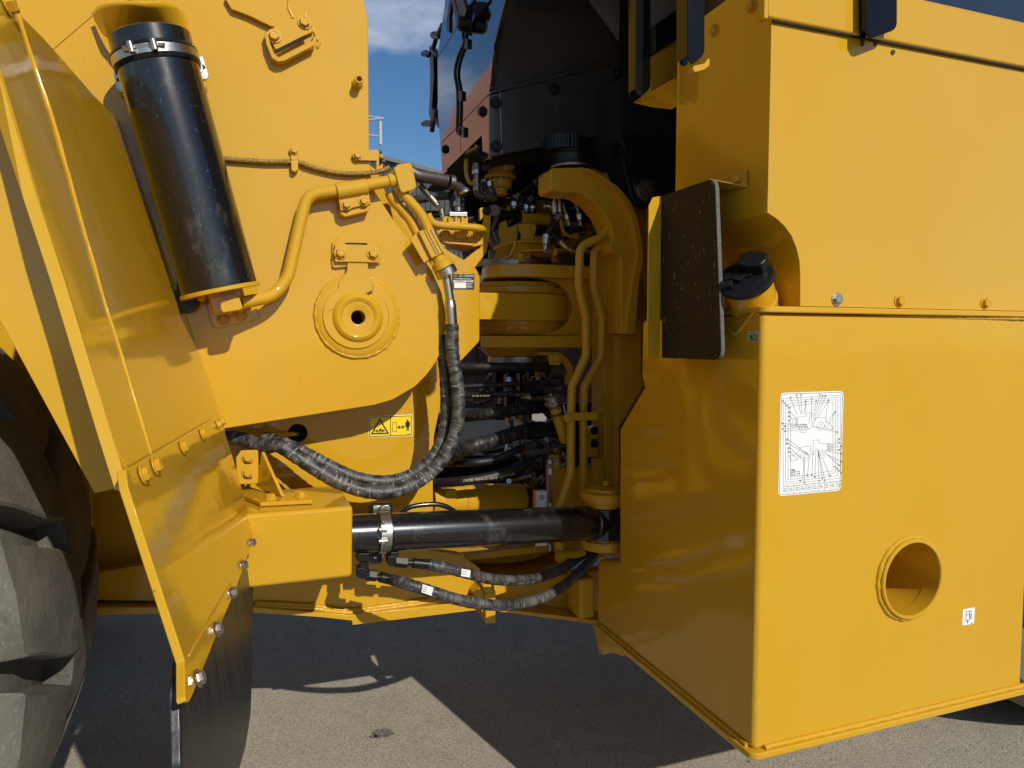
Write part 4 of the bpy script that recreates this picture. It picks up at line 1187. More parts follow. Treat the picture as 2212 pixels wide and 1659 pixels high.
# ------------------------------------------------------------ fender
FN = V((1, -.055, .29))
FD = -.096 + .29 * 1.35 - .055 * 2.3
def PF(c, x, y, off=0):
    return on(c, x, y, FN, FD + off)
fn = FN.normalized()
rt = [PF('A', 128, 88), PF('A', 300, 262), PF('A', 450, 430), PF('A', 640, 650), PF('A', 800, 810), PF('A', 870, 890), PF('A', 985, 1270), PF('A', 1100, 1659), PF('B', 1250, 780), PF('B', 1300, 900), PF('B', 1360, 1020), PF('B', 1560, 1600)]
lf = [PF('C', 885, 480), PF('X', 244, 950), PF('X', 142, 612), PF('X', 84, 432), PF('X', 0, 150), PF('X', -60, -45), PF('A', 60, -60)]
fen = plate('fender_skin', rt + lf, -fn * .006, YEL, bevel=.0015, label='yellow fender sheet seen edge on beside the tower')
weld('fender_seam', [PF('A', x, y, .001) for x, y in ((125, 85), (230, 420), (360, 800), (480, 1220), (600, 1659))] + [PF('B', x, y, .001) for x, y in ((610, 300), (730, 720), (850, 1100), (1015, 1659))] + [PF('C', 1045, 372, .001)], .0028, YEL, fen, .02)
# flange facing the viewer, with the recessed outer side behind it
eL = [PF('A', -60, 200), PF('A', 20, 450), PF('A', 190, 1000), PF('B', 270, 0), PF('B', 455, 560), PF('B', 640, 1160), PF('C', 780, 0), PF('C', 885, 480), PF('C', 905, 640)]
def wat(p):
    return p.y
fo = []
outerp = [('A', -300, 300), ('A', -110, 600), ('A', 60, 1120), ('B', 180, 0), ('B', 345, 560), ('B', 510, 1100), ('C', 610, 0), ('C', 760, 500), ('C', 800, 620)]
innp = eL
innp = [PF('X', *q) for q in ((-60, -45), (0, 150), (84, 432), (142, 612), (244, 950), (282, 1066))]
outerp = [('X', -60, 60), ('X', 0, 256), ('X', 56, 432), ('X', 113, 612), ('X', 216, 950), ('X', 250, 1058)]
bm = bmesh.new()
A_, B2 = [], []
for p, q in zip(innp, outerp):
    A_.append(bm.verts.new(p + V((.001, -.001, 0))))
    B2.append(bm.verts.new(PW(q[0], q[1], q[2], p.y - .001)))
for i in range(len(A_) - 1):
    bm.faces.new((A_[i], A_[i + 1], B2[i + 1], B2[i]))
fl_ = finish(bm, 'fender_flange', YEL, fen, False)
m_ = fl_.modifiers.new('thick', 'SOLIDIFY'); m_.thickness = .006
FW = eL[5].y + .17
osd = [PW('C', 795, 612, FW), PW('C', 655, 645, FW), PW('C', 480, 330, FW), PW('C', 300, 0, FW), PW('B', 0, 830, FW), PW('X', -120, 600, FW), PW('X', -300, -200, FW), PW('A', -150, 300, FW), PW('A', 100, 1000, FW), PW('B', 330, 300, FW), PW('B', 560, 1100, FW)]
plate('fender_outer_side', osd, (0, .008, 0), YEL, fen, .001)
# pins at the very top left
bolt(PF('A', 45, 30, .002), fn, .016, CAST, fen)
# lower flap of the fender
fq = [PF('C', 880, 480, .012), PF('C', 1505, 112, .012), PF('C', 1545, 190, .012), PF('C', 1625, 450, .012), PF('C', 1705, 735, .012)]
fold = PF('C', 1705, 735, .012)
# below the fold the sheet turns: flatter towards the viewer
kx = PF('D', 1215, 0, .012)
low = [PF('D', 1215, 0, .012), PF('D', 1480, 790, .012), PF('D', 1487, 1120, .012), PF('D', 1512, 1132, .012), PF('D', 1540, 1080, .012), PF('D', 1730, 600, .012), PF('D', 1880, 240, .012), PF('D', 1965, 0, .012), PF('C', 1748, 990, .012), PF('C', 1748, 830, .012)]
box('wheel_arch_roof', (-3.2, .95, 2.28), (-.52, PWT, 2.30), YEL, fen, .004)  # arch roof and wall added to keep sky light out of the wheel well
plate('wheel_arch_wall', [V((-3.2, PWT - .03, .75)), V((-.45, PWT - .03, .9)), V((-.45, PWT - .03, 1.3)), V((-.6, PWT - .03, 2.28)), V((-3.2, PWT - .03, 2.28))], (0, .02, 0), YEL, fen, .002)
flp = plate('fender_flap', rnd([(fq[0], .02), (fq[1], .004), (fq[2], 0), (fq[3], 0), (fq[4], .02)] + [(low[9], .03), (low[8], 0), (low[7], 0), (low[6], 0), (low[5], 0), (low[4], 0), (low[3], .01), (low[2], .01), (low[1], .03), (low[0], 0)]), -fn * .007, YEL, bevel=.002,
             label='yellow bolted flap hanging from the fender')
# raised crease
for (x0_, y0_), (x1_, y1_) in (((1440, 905), (1715, 748)),):
    pass
cr_ = [PF('C', 1180, 1060, .0125), PF('C', 1310, 965, .0125), PF('C', 1440, 902, .0125), PF('C', 1700, 755, .0125), PF('C', 1738, 800, .0125), PF('C', 1600, 890, .0125), PF('C', 1420, 990, .0125), PF('C', 1250, 1110, .0125)]
# edge strip of the flap towards the viewer (bright rim)
rim = [PF('C', 868, 478, .016), PF('C', 890, 470, .016), PF('C', 925, 600, .016), PF('D', 1240, 0, .016), PF('D', 1502, 790, .016), PF('D', 1508, 1110, .016), PF('D', 1490, 1128, .016), PF('D', 1478, 1090, .016), PF('D', 1474, 800, .016), PF('D', 1212, 0, .016), PF('C', 885, 600, .016)]
plate('flap_rim', rim, -fn * .012, YEL, flp, .002)
# inner stiffener lines in the lower corner
weld('flap_crease', [PF('D', x, y, .0135) for x, y in ((1510, 760), (1600, 600), (1720, 400), (1800, 260), (1850, 190))], .0022, YEL, flp, .02)
for x, y in ((985, 520), (1070, 460), (1260, 330), (1395, 238), (1505, 172), (1530, 152)):
    bolt(PF('C', x, y, .014), fn, .0108, CAST, flp)
for c, x, y in (('C', 1745, 985), ('C', 1685, 1140), ('C', 1605, 1330), ('C', 1500, 1585), ('D', 1580, 945)):
    bolt(PF(c, x, y, .014), fn, .0100, ZINC, flp)
rod('bolt_thread', PF('D', 1480, 960, -.02), PF('D', 1370, 965, -.03), .006, COPR, flp, 12)
rod('lock_nut', PF('D', 1430, 960, -.02), PF('D', 1405, 962, -.025), .011, DKST, flp, 6)
# rubber mud flap behind it, hanging and curving
MN = V((1, -.055, .10))
def PM(c, x, y, off=0):
    pz_ = PF('D', 1600, 900, -.014)
    return on(c, x, y, MN, MN.dot(pz_) + off)
mfp = [PM('C', 1700, 830), PM('C', 1745, 1000), PM('C', 1752, 1300), PM('D', 2018, 500), PM('D', 2015, 900), PM('D', 2000, 1250), PM('D', 1960, 1500), PM('D', 1900, 1720), PM('D', 1450, 1760), PM('D', 1445, 1350), PM('D', 1430, 1000), PM('D', 1450, 835), PM('D', 1600, 500)]
mf = plate('mud_flap', rnd([(p, .03) for p in mfp]), (-.014, 0, 0), FLAP, bevel=.003, label='black rubber mud flap under the yellow fender flap')
# ------------------------------------------------------------ front tyre
TR, TWN, TWF = 1.0, 1.50, 2.22
tcu = PW('X', 246, 1500, TWF - .05).x - TR
tyc = V((tcu, 0, TR - .01))
prof = [(TWN + .02, .55), (TWN - .02, .70), (TWN + .0, .84), (TWN + .05, .90), (TWN + .12, .925), (TWN + .26, .93), (TWN + .34, .935), (TWF - .30, .935), (TWF - .20, .93), (TWF - .10, .93), (TWF - .05, .90), (TWF, .84), (TWF - .02, .6)]
bm = bmesh.new()
NS = 96
rings = [[bm.verts.new(V((tcu + r * math.cos(2 * math.pi * k / NS), w_, tyc.z + r * math.sin(2 * math.pi * k / NS)))) for k in range(NS)] for w_, r in prof]
for i in range(len(prof) - 1):
    for k in range(NS):
        bm.faces.new((rings[i][k], rings[i][(k + 1) % NS], rings[i + 1][(k + 1) % NS], rings[i + 1][k]))
bmesh.ops.recalc_face_normals(bm, faces=bm.faces)
tyre = finish(bm, 'front_tyre', RUB, LOADER, True, label='huge worn black front tyre at the left edge')
NL = 20
def lugmesh(side):
    # side -1: near shoulder; +1: far shoulder
    bm = bmesh.new()
    wm = (TWN + TWF) / 2
    st_ = 14
    rows = []
    for i in range(st_ + 1):
        s = i / st_                                  # 0 at the centre line, 1 at the sidewall
        wv = wm + side * (-.03 + s * .46) if s < .86 else wm + side * (-.03 + .86 * .46 + (s - .86) * .16)
        th = .19 * s ** 1.25
        hw = .108 + .026 * s + (.009 * math.sin(s * 7))
        rt_ = .995 - .05 * s ** 3
        if s > .8:
            rt_ -= (s - .8) * .62
        rb_ = min(rt_ - .03, .90)
        if s < .06:
            rt_ -= .004
        rows.append([(th - hw - .006, rb_, wv), (th - hw, rt_ - .005, wv), (th - hw + .006, rt_, wv), (th, rt_, wv), (th + hw - .006, rt_, wv), (th + hw, rt_ - .005, wv), (th + hw + .006, rb_, wv)])
    vs = []
    for row in rows:
        vs.append([bm.verts.new(V((r * math.cos(a), w_, r * math.sin(a)))) for a, r, w_ in row])
    for i in range(st_):
        for k in range(len(rows[0]) - 1):
            bm.faces.new((vs[i][k], vs[i][k + 1], vs[i + 1][k + 1], vs[i + 1][k]))
    bm.faces.new(vs[0])
    bm.faces.new(vs[-1][::-1])
    bmesh.ops.recalc_face_normals(bm, faces=bm.faces)
    me = bpy.data.meshes.new('tread_lug')
    bm.to_mesh(me)
    bm.free()
    me.materials.append(RUB)
    for p in me.polygons:
        p.use_smooth = True
    me.set_sharp_from_angle(angle=rad(38))
    return me
lm = [lugmesh(-1), lugmesh(1)]
for side in (0, 1):
    for i in range(NL):
        ang = 2 * math.pi * (i + .5 * side) / NL
        o = link('tread_lug', lm[side], tyre)
        o.location = V((tcu, 0, tyc.z)) - V((BASE.x, BASE.y, 0))
        o.rotation_euler = (0, -ang, 0)
ft2 = lathe('far_front_tyre', V((tcu - .1, 3.95, tyc.z)), (0, 1, 0), [(0, .5), (0, .84), (.06, .93), (.12, .97), (.66, .97), (.72, .93), (.78, .84), (.78, .5)], RUB, LOADER, 80)
lathe('axle_housing', V((tcu, 2.2, tyc.z)), (0, 1, 0), [(0, .36), (.12, .34), (.2, .26), (1.7, .26)], DKST, LOADER, 48)
rim_ = lathe('wheel_rim', V((tcu, TWN + .10, tyc.z)), (0, 1, 0), [(0, 0), (0, .30), (.02, .50), (-.06, .56), (-.08, .58), (-.05, .60), (.02, .58)], YEL, LOADER, 64)
# ------------------------------------------------------------ centre hinge (rear frame lugs and front frame barrel)
def UA(c, x, w_):                                 # u coordinate of a frame column at depth w
    return PW(c, x, 740 if c == 'X' else 400, w_).x
def slab(name, plan, h0_, h1_, m=CAST, par=LOADER, bevel=.006, label=None):
    return plate(name, [V((u_, w_, h0_)) for u_, w_ in plan], (0, 0, h1_ - h0_), m, par, bevel, label)
hU = PW('K', 980, 222, 2.62).z
hU0 = PW('K', 980, 345, 2.62).z
planU = [(UA('K', 385, 2.86), 2.86), (UA('K', 392, 2.78), 2.78), (UA('K', 440, 2.71), 2.71), (UA('K', 560, 2.66), 2.66), (UA('K', 760, 2.63), 2.63), (UA('K', 980, 2.62), 2.62), (UA('K', 1560, 2.62), 2.62), (UA('K', 1560, 3.1), 3.1), (UA('K', 400, 3.2), 3.2)]
slab('upper_hinge_lug', planU, hU0, hU, label='thick upper yellow hinge lug of the rear frame')
hL1 = PW('K', 900, 882, 2.62).z
hL0 = PW('K', 900, 995, 2.62).z
planL = [(UA('K', 376, 2.80), 2.80), (UA('K', 378, 2.64), 2.64), (UA('K', 420, 2.62), 2.62), (UA('K', 1560, 2.62), 2.62), (UA('K', 1560, 3.1), 3.1), (UA('K', 400, 3.2), 3.2)]
slab('lower_hinge_lug', planL, hL0, hL1, label='thick lower yellow hinge lug of the rear frame')
web = [PW('K', x, y, 2.66) for x, y in ((1560, 330), (880, 338), (1000, 370), (1100, 405), (1180, 480), (1225, 580), (1222, 660), (1180, 760), (1080, 835), (860, 880), (1560, 890))]
plate('lug_web', rnd([(p, .03 if 3 <= i <= 8 else 0) for i, p in enumerate(web)]), (0, .35, 0), CAST, bevel=.005)
cu_, cw_ = UA('K', 755, 2.90), 2.90
hb0, hb1 = PW('K', 700, 738, 2.62).z, PW('K', 700, 495, 2.62).z
RB = 0.235
planB = [(UA('K', 362, 2.60), 2.60)] + [(cu_ + RB * 1.0 * math.cos(t), cw_ + .26 * math.sin(t)) for t in [rad(-95 + i * 8) for i in range(16)]] + [(cu_, 3.15), (UA('K', 362, 2.9), 3.15)]
planB = [(UA('K', 362, 2.60), 2.60), (UA('K', 600, 2.60), 2.60)] + [(cu_ - .06 + RB * math.cos(t), 2.60 + .26 + .26 * math.sin(t)) for t in [rad(-80 + i * 8) for i in range(14)]] + [(cu_, 3.15), (UA('K', 362, 2.9), 3.15)]
slab('hinge_barrel', planB, hb0, hb1, YEL, LOADER, .003, 'front frame hinge barrel between the two lugs')
box('barrel_root', (UA('K', 200, 2.61), 2.605, hb0 - .0), (UA('K', 400, 2.605), 2.9, hb1 - .001), YEL, LOADER, .002)
def vring(name, hz, prof, m, par=LOADER, cu=None, cw=None, n=56):
    return lathe(name, V((cu if cu is not None else cu_ - .045, cw if cw is not None else 2.87, hz)), (0, 0, 1), prof, m, par, n)
slab('hinge_sun_stop', [(.35, 2.56), (1.10, 2.56), (1.10, 3.4), (.35, 3.4)], .76, .79, CAST)  # slab added to stop a stray sun patch on the ground
rg = vring('bearing_cap', hb1, [(0, .225), (.012, .235), (.020, .235), (.022, .225), (.032, .225), (.034, .205), (.055, .200), (.06, 0)], CAST)
for i in range(16):
    t = rad(180 + i * 12)
    p = V((cu_ - .045 + .206 * math.cos(t), 2.87 + .206 * math.sin(t), hb1 + .034))
    bolt(p, (0, 0, 1), .012, CAST, rg, 'cap_bolt', False)
rg = vring('bearing_cap', hb0 - .06, [(0, 0), (0, .19), (.004, .215), (.020, .225), (.03, .215), (.045, .225), (.06, .225)], CAST)
for i in range(12):
    t = rad(185 + i * 15)
    p = V((cu_ - .045 + .214 * math.cos(t), 2.87 + .214 * math.sin(t), hb0 - .045))
    plate('retainer_notch', [p + V((math.cos(t) * .006 + a * math.sin(t), math.sin(t) * .006 - a * math.cos(t), 0)) for a in (-.016, .016)] + [p + V((-math.cos(t) * .012 + a * math.sin(t), -math.sin(t) * .012 - a * math.cos(t), 0)) for a in (.016, -.016)], (0, 0, .022), CAST, rg, .002)
vring('pin_collar', hU, [(0, .165), (.004, .172), (.030, .172), (.034, .165), (.036, 0)], STEEL, cu=cu_ - .06)
vring('pin_sleeve', hU + .036, [(0, .10), (.12, .10), (.13, 0)], DKST, cu=cu_ - .06)
sh = [PW('K', x, y, w_) for x, y, w_ in ((632, 205, 2.72), (800, 185, 2.66), (1070, 150, 2.58), (1250, 150, 2.58), (1560, 160, 2.60))]
bmk = [V((p.x, p.y, hU + .052)) for p in sh]
plate('cover_plate', bmk + [V((bmk[-1].x, 3.1, hU + .052)), V((bmk[0].x, 3.1, hU + .052))], (0, 0, .006), YEL, LOADER, .001)
for x in (780, 1085):
    bolt(PW('K', x, 190, 2.66) + V((0, .02, -.004)), (0, 0, 1), .012, CAST)
    rod('plate_bolt', V((PW('K', x, 190, 2.66).x, 2.70, hU + .02)), V((PW('K', x, 190, 2.66).x, 2.70, hU + .05)), .012, CAST, LOADER, 6)
vring('lower_cone', hL0 - .035, [(0, 0), (0, .135), (.035, .175)], CAST, cu=UA('K', 700, 2.9))
vring('grease_seal', hL0 - .078, [(0, 0), (0, .128), (.003, .132), (.040, .132), (.043, .125)], STEEL, cu=UA('K', 700, 2.9))
# ------------------------------------------------------------ post, gooseneck arm
PWp = 2.50
plate('frame_post', [PW('K', 1531, 128, PWp), PW('K', 1540, 122, PWp), PW('K', 1672, 112, PWp), PW('K', 1672, 880, PWp), PW('L', 1845, 200, PWp), PW('L', 1845, 1340, PWp), PW('L', 1700, 1340, PWp), PW('L', 1702, 300, PWp), PW('K', 1522, 1100, PWp)], (0, .12, 0), CAST, bevel=.004)
plate('post_side', [PW('K', x, y, 2.44) for x, y in ((1650, 872), (1790, 878), (1856, 700), (1852, 1240), (1884, 1328), (1800, 1470), (1690, 1665))] + [PW('L', x, y, 2.44) for x, y in ((1835, 800), (1835, 1330), (1828, 1330), (1828, 300))], (0, .05, 0), CAST, bevel=.003)
plate('frame_back_wall', [PW('X', x, y, 2.78) for x, y in ((1295, 560), (1480, 380), (1560, 380), (1560, 900), (1400, 1200), (1255, 1200), (1255, 1010), (1300, 1000), (1300, 700))], (0, .04, 0), CAST, LOADER, .003)
gn = [(PW('J', 1388, 290, 2.36), .012), (PW('J', 1400, 258, 2.36), .012), (PW('J', 1695, 250, 2.36), .03), (PW('J', 1830, 330, 2.36), .05), (PW('J', 1960, 430, 2.36), .05), (PW('J', 2080, 590, 2.36), .08), (PW('J', 2150, 760, 2.36), .08), (PW('K', 1830, 130, 2.36), .05),
      (PW('K', 1795, 300, 2.36), .05), (PW('K', 1760, 520, 2.36), .05), (PW('K', 1710, 868, 2.36), .006), (PW('K', 1672, 860, 2.36), 0), (PW('K', 1672, 150, 2.36), .0), (PW('K', 1590, 118, 2.36), 0), (PW('K', 1560, 60, 2.36), .02), (PW('J', 1962, 900, 2.36), .03),
      (PW('J', 1940, 790, 2.36), .05), (PW('J', 1880, 680, 2.36), .06), (PW('J', 1790, 570, 2.36), .06), (PW('J', 1670, 490, 2.36), .06), (PW('J', 1500, 482, 2.36), .03), (PW('J', 1400, 462, 2.36), .02), (PW('J', 1388, 430, 2.36), .01)]
plate('mount_arm', rnd(gn), (0, .12, 0), CAST, bevel=.012, seg=3, label='curved yellow cast arm carrying the rubber cab mount')
g2 = [PW('J', x, y, 2.33) for x, y in ((1690, 262), (1740, 262), (1880, 340), (2010, 430), (2120, 560), (2190, 720), (2215, 860))] + [PW('K', x, y, 2.33) for x, y in ((1872, 140), (1868, 240), (1840, 330), (1815, 640), (1800, 872), (1712, 872), (1760, 520), (1795, 300), (1830, 130))] + [PW('J', x, y, 2.33) for x, y in ((2150, 760), (2080, 590), (1960, 430), (1830, 330))]
plate('arm_outer_face', rnd([(p, .02) for p in g2]), (0, .06, 0), CAST, bevel=.008)
weld('weld_bead', [PW('K', x, y, 2.485) for x, y in ((1685, 130), (1700, 250), (1708, 400), (1700, 560), (1690, 700), (1690, 850))], .008, CAST, LOADER)
webp = [PW('J', x, y, 2.47) for x, y in ((1700, 265), (1790, 262), (1870, 302), (1960, 290), (2060, 262), (2080, 330), (2120, 480), (2150, 590), (2230, 640), (2330, 600), (2330, 1500), (2100, 1100), (1900, 500))]
plate('arm_web', webp, (0, .03, 0), CAST, LOADER, .003)
# cab mount
mc = PW('J', 1580, 235, 2.44)
mr_ = rp(mc, 43)
mt = lathe('cab_mount', V((mc.x, mc.y, mc.z - .016)), (0, 0, 1), [(0, mr_ * 1.0), (.014, mr_ * 1.03), (.018, mr_ * 1.0), (.0181, mr_ * .97), (.045, mr_ * .95), (.05, mr_ * .98), (.055, mr_ * .93), (.075, mr_ * .94), (.08, mr_ * .90), (.083, mr_ * .9), (.083, 0)], BLKM, LOADER, 56, 'ribbed black rubber cab mount on the curved arm')
lathe('mount_washer', V((mc.x, mc.y, mc.z - .014)), (0, 0, 1), [(0, 0), (0, mr_ * 1.03), (.006, mr_ * 1.05), (.012, mr_ * 1.0)], STEEL, mt, 56)
mcx = PW('I', 1310, 1150, 2.44)
bm = bmesh.new()
n = 72
r0_ = []
for z_ in (0, .05):
    r0_.append([bm.verts.new(V((mcx.x + (mr_ * 1.02 + (.0022 if k % 2 else 0)) * math.cos(6.28318 * k / n), mcx.y + (mr_ * 1.02 + (.0022 if k % 2 else 0)) * math.sin(6.28318 * k / n), mcx.z - .025 + z_))) for k in range(n)])
for k in range(n):
    bm.faces.new((r0_[0][k], r0_[0][(k + 1) % n], r0_[1][(k + 1) % n], r0_[1][k]))
bm.faces.new(r0_[1])
bm.faces.new(r0_[0][::-1])
finish(bm, 'ribbed_collar', BLKM, mt, True, ang=20)
# ------------------------------------------------------------ cab: dark front panel, side skirts and glass
CWs = 2.50
CUf = PW('I', 706, 700, CWs).x
fp_ = [PU('I', x, y, CUf) for x, y in ((838, -20), (742, 360), (716, 650), (700, 752), (709, 1238), (655, 1280), (646, 1068), (372, 1335), (372, 1500), (345, 1515), (330, 1300), (300, 900), (296, 450), (360, -20), (470, -600), (900, -600))]
cab = plate('cab_front_panel', fp_, (.02, 0, 0), GLOSSP, bevel=.001, label='glossy black cab front panel mirroring blue sky and an added brown gable')
segs('panel_seam', [[PU('I', x, y, CUf) for x, y in ((300, 450), (420, 265), (600, 0))], [PU('I', x, y, CUf) for x, y in ((702, 745), (330, 1130))], [PU('I', x, y, CUf) for x, y in ((476, 1050), (478, 1210))]], .004, (-1, 0, 0), BLKD, cab)
for x, y in ((650, 882), (487, 1040), (357, 1180)):
    bolt(PU('I', x, y, CUf - .001), (-1, 0, 0), .016, BLKM, cab, 'bolt', True, True)
up_ = [PW('I', x, y, CWs + .002) for x, y in ((838, -30), (830, -400), (1830, -700), (1830, 430), (1806, 440), (1480, 520), (720, 722), (708, 722), (716, 650), (742, 360))]
plate('cab_side_upper', up_, (0, .02, 0), SIDEP, cab, .001)
gl = [PW('I', x, y, CWs - .001) for x, y in ((1470, -30), (1100, -500), (1840, -700), (1838, 200), (1808, 425), (1795, 425), (1640, 200))]
plate('cab_side_glass', gl, (0, .002, 0), GREYG, cab, 0, label='grey cab side glass')
lw_ = [PW('I', x, y, CWs - .012) for x, y in ((706, 752), (1240, 610), (1806, 452), (1730, 1042), (1440, 1100), (1436, 1062), (1195, 1100), (1192, 1150), (800, 1216), (708, 1242))]
lws = plate('cab_side_skirt', lw_, (0, .02, 0), SIDEP, cab, .002, 'dark bolted skirt panel under the cab')
segs('skirt_seam', [[PW('I', 790, 735, CWs - .012), PW('I', 803, 1210, CWs - .012)]], .003, dn, STEEL, lws)
plate('skirt_fold', [PW('I', x, y, CWs - .018) for x, y in ((716, 720), (1180, 600), (1802, 440), (1806, 462), (1240, 618), (716, 738))], (0, .02, 0), SIDEP, lws, .002)
for x, y in ((757, 812), (760, 1155), (1215, 700), (1725, 578)):
    bolt(PW('I', x, y, CWs - .013), dn, .0165, BLKM, lws, 'bolt', True, True)
# dark body of the cab, and black sheets added to darken the view under it
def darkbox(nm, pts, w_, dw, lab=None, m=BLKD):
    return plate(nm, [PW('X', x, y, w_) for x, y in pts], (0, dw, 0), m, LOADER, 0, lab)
box('cab_shell', (CUf + .022, CWs + .024, 2.36), (2.35, 3.0, 3.9), BLKD, LOADER, .01)
box('engine_bay', (2.45, 2.0, .85), (5.0, 4.3, 3.4), YEL, LOADER, .03)  # unseen rear body, put in to block sky light from the right
darkbox('cab_dark_sheet', ((1010, 330), (1340, 240), (1480, 200), (1480, 560), (1300, 440), (1290, 330), (1060, 345)), 2.62, .7)  # black sheet added to block light behind the cab panels
darkbox('under_cab_dark_sheet', ((1004, 340), (1470, 300), (1470, 620), (1300, 640), (1230, 560), (1052, 585), (1010, 420)), 3.05, .3)  # black backing added to make the interior dark
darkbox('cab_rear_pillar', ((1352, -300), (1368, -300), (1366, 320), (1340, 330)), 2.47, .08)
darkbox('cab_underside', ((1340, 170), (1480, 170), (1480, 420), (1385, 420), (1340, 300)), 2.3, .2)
plate('dark_mount_plate', rnd([(PW('I', x, y, 2.26), r_) for x, y, r_ in ((1745, 1180, 0), (2160, 1150, 0), (2180, 1490, 0), (2060, 1500, .01), (2010, 1600, .03), (1900, 1625, .03), (1830, 1560, .03))]), (0, .01, 0), BLKM, LOADER, .002)
mm = PW('I', 1940, 1500, 2.245)
mb_ = lathe('round_sensor', mm, (0, -1, 0), [(-.01, .036), (.004, .036), (.008, .033), (.008, .026), (.012, .025), (.014, .012), (.010, .010), (.010, 0)], DKST, LOADER, 36, 'round dark sensor on the mounting plate')
plate('sensor_ear', rnd([PW('I', x, y, 2.25) for x, y in ((1835, 1420), (1880, 1400), (2040, 1440), (2030, 1470), (1950, 1600), (1880, 1560))], .01), (0, .006, 0), DKST, mb_, .002)
for x, y in ((1868, 1430), (2022, 1448)):
    bolt(PW('I', x, y, 2.248), dn, .012, BLKM, mb_)
darkbox('black_tubes_back', ((1385, 400), (1470, 400), (1470, 440), (1400, 440)), 2.4, .02)
tube('black_duct', [PW('I', 1880, 780, 2.35), PW('I', 1860, 900, 2.35), PW('I', 1850, 1045, 2.35)], .022, BLKM, LOADER, n=18)
plate('duct_flange', [PW('I', x, y, 2.28) for x, y in ((1740, 1100), (1850, 1040), (2180, 1120), (2180, 1160), (1780, 1190))], (0, .1, 0), BLKM, LOADER, .004)
# yellow beam behind the posts
yb = [PW('M', x, y, 1.98) for x, y in ((262, 300), (412, 208), (412, 405), (262, 478))]
beam2 = plate('platform_beam', yb, (0, .06, 0), YEL, LOADER, .003, 'yellow cross beam beside the black posts')
plate('beam_underside', [PW('M', 195, 520, 2.0), PW('M', 262, 478, 1.98), PW('M', 400, 403, 1.90), PW('M', 400, 556, 1.90), PW('M', 300, 545, 2.0)], (0, .03, 0), YEL, beam2, .001)
plate('beam_top_black', [PW('M', x, y, 1.97) for x, y in ((285, 130), (415, 40), (415, 195), (350, 235), (300, 270), (288, 260))], (0, .05, 0), BLKM, LOADER, .004)
darkbox('platform_back', ((1380, -60), (1500, -60), (1500, 90), (1420, 120), (1400, 130)), 2.1, .05, None, GREYG)
# black posts (U shaped channels)
POSTM = mat('black_post_enamel', (0.005, 0.005, 0.005), 0.12, spec=0.3)
def upost(x0, x1, xm, y1, w_, lab, g=.05):
    r_ = .022
    o = plate('handrail_channel', rnd([(PW('M', x0, -500, w_), 0), (PW('M', xm, -500, w_), 0), (PW('M', xm, y1, w_), .01), (PW('M', x0 + 8, y1, w_), r_), ]), (0, .008, 0), POSTM, LOADER, .003, lab)
    plate('channel_flange', rnd([(PW('M', xm - 4, -500, w_ - g), 0), (PW('M', x1, -500, w_ - g), 0), (PW('M', x1, y1 - 55, w_ - g), .025), (PW('M', xm + 20, y1 - 2, w_ - g), .02), (PW('M', xm - 4, y1 - 45, w_ - g), .01)]), (0, .007, 0), POSTM, o, .003)
    plate('channel_web', [PW('M', xm - 2, -500, w_ - g + .005), PW('M', xm + 4, -500, w_ - g + .005), PW('M', xm + 4, y1 - 60, w_ - g + .005), PW('M', xm - 2, y1 - 50, w_ - g + .005)], (0, g - .005, 0), POSTM, o, .001)
    return o
upost(148, 266, 190, 512, 1.90, 'black channel post nearest the cab')
upost(414, 548, 462, 340, 1.36, 'black channel post at the body corner')
upost(1355, 1552, 1392, 205, 1.384, 'black channel post in front of the yellow skirt', .028)
plate('post_foot', rnd([PW('M', x, y, 1.37) for x, y in ((482, 345), (545, 330), (572, 295), (572, 340), (545, 362), (492, 378))], .006), (0, .02, 0), YEL, LOADER, .002)
for x in (1368, 1436):
    plate('post_shadow_patch', [PW('M', x - 8, 208, BW - .002), PW('M', x + 14, 212, BW - .002), PW('M', x + 8, 240, BW - .002), PW('M', x - 4, 240, BW - .002)], (0, .002, 0), BROWN, LOADER, 0)  # brown patches painted on as the shadow of the post
# thin silver window bars by the posts
for x, w_ in ((168, 2.2), (318, 2.15)):
    rod('window_bar', PW('M', x, -200, w_), PW('M', x, 100, w_), .006, ZINC, LOADER, 12)
# ------------------------------------------------------------ twin yellow pipes in front of the post
p1 = [PW('J', 1985, 740, 2.40), PW('K', 1470, -20, 2.40), PW('K', 1290, 60, 2.40), PW('K', 1278, 420, 2.40), PW('K', 1345, 720, 2.40), PW('K', 1348, 1060, 2.40), PW('K', 1216, 1350, 2.40), PW('L', 1392, 640, 2.40), PW('L', 1390, 1230, 2.38), PW('L', 1270, 1600, 2.36)]
p2 = [PW('J', 2000, 820, 2.44), PW('K', 1520, 20, 2.44), PW('K', 1420, 110, 2.44), PW('K', 1418, 430, 2.44), PW('K', 1492, 720, 2.44), PW('K', 1488, 1080, 2.44), PW('K', 1328, 1350, 2.44), PW('L', 1505, 640, 2.44), PW('L', 1508, 1440, 2.44)]
prr = rp(p1[3], 9.2)
tube('coolant_pipe', p1, prr, CAST, LOADER, 'fil', 18, fr=.05, label='left one of the twin curved yellow pipes before the post')
tube('coolant_pipe', p2, prr, CAST, LOADER, 'fil', 18, fr=.05, label='right one of the twin curved yellow pipes before the post')
pbk = plate('pipe_bracket', rnd([(PW('L', x, y, 2.37), r_) for x, y, r_ in ((1320, 745, .01), (1330, 690, .01), (1375, 672, 0), (1640, 665, .02), (1650, 700, .02), (1640, 738, 0))]), (0, .006, 0), CAST, LOADER, .002)
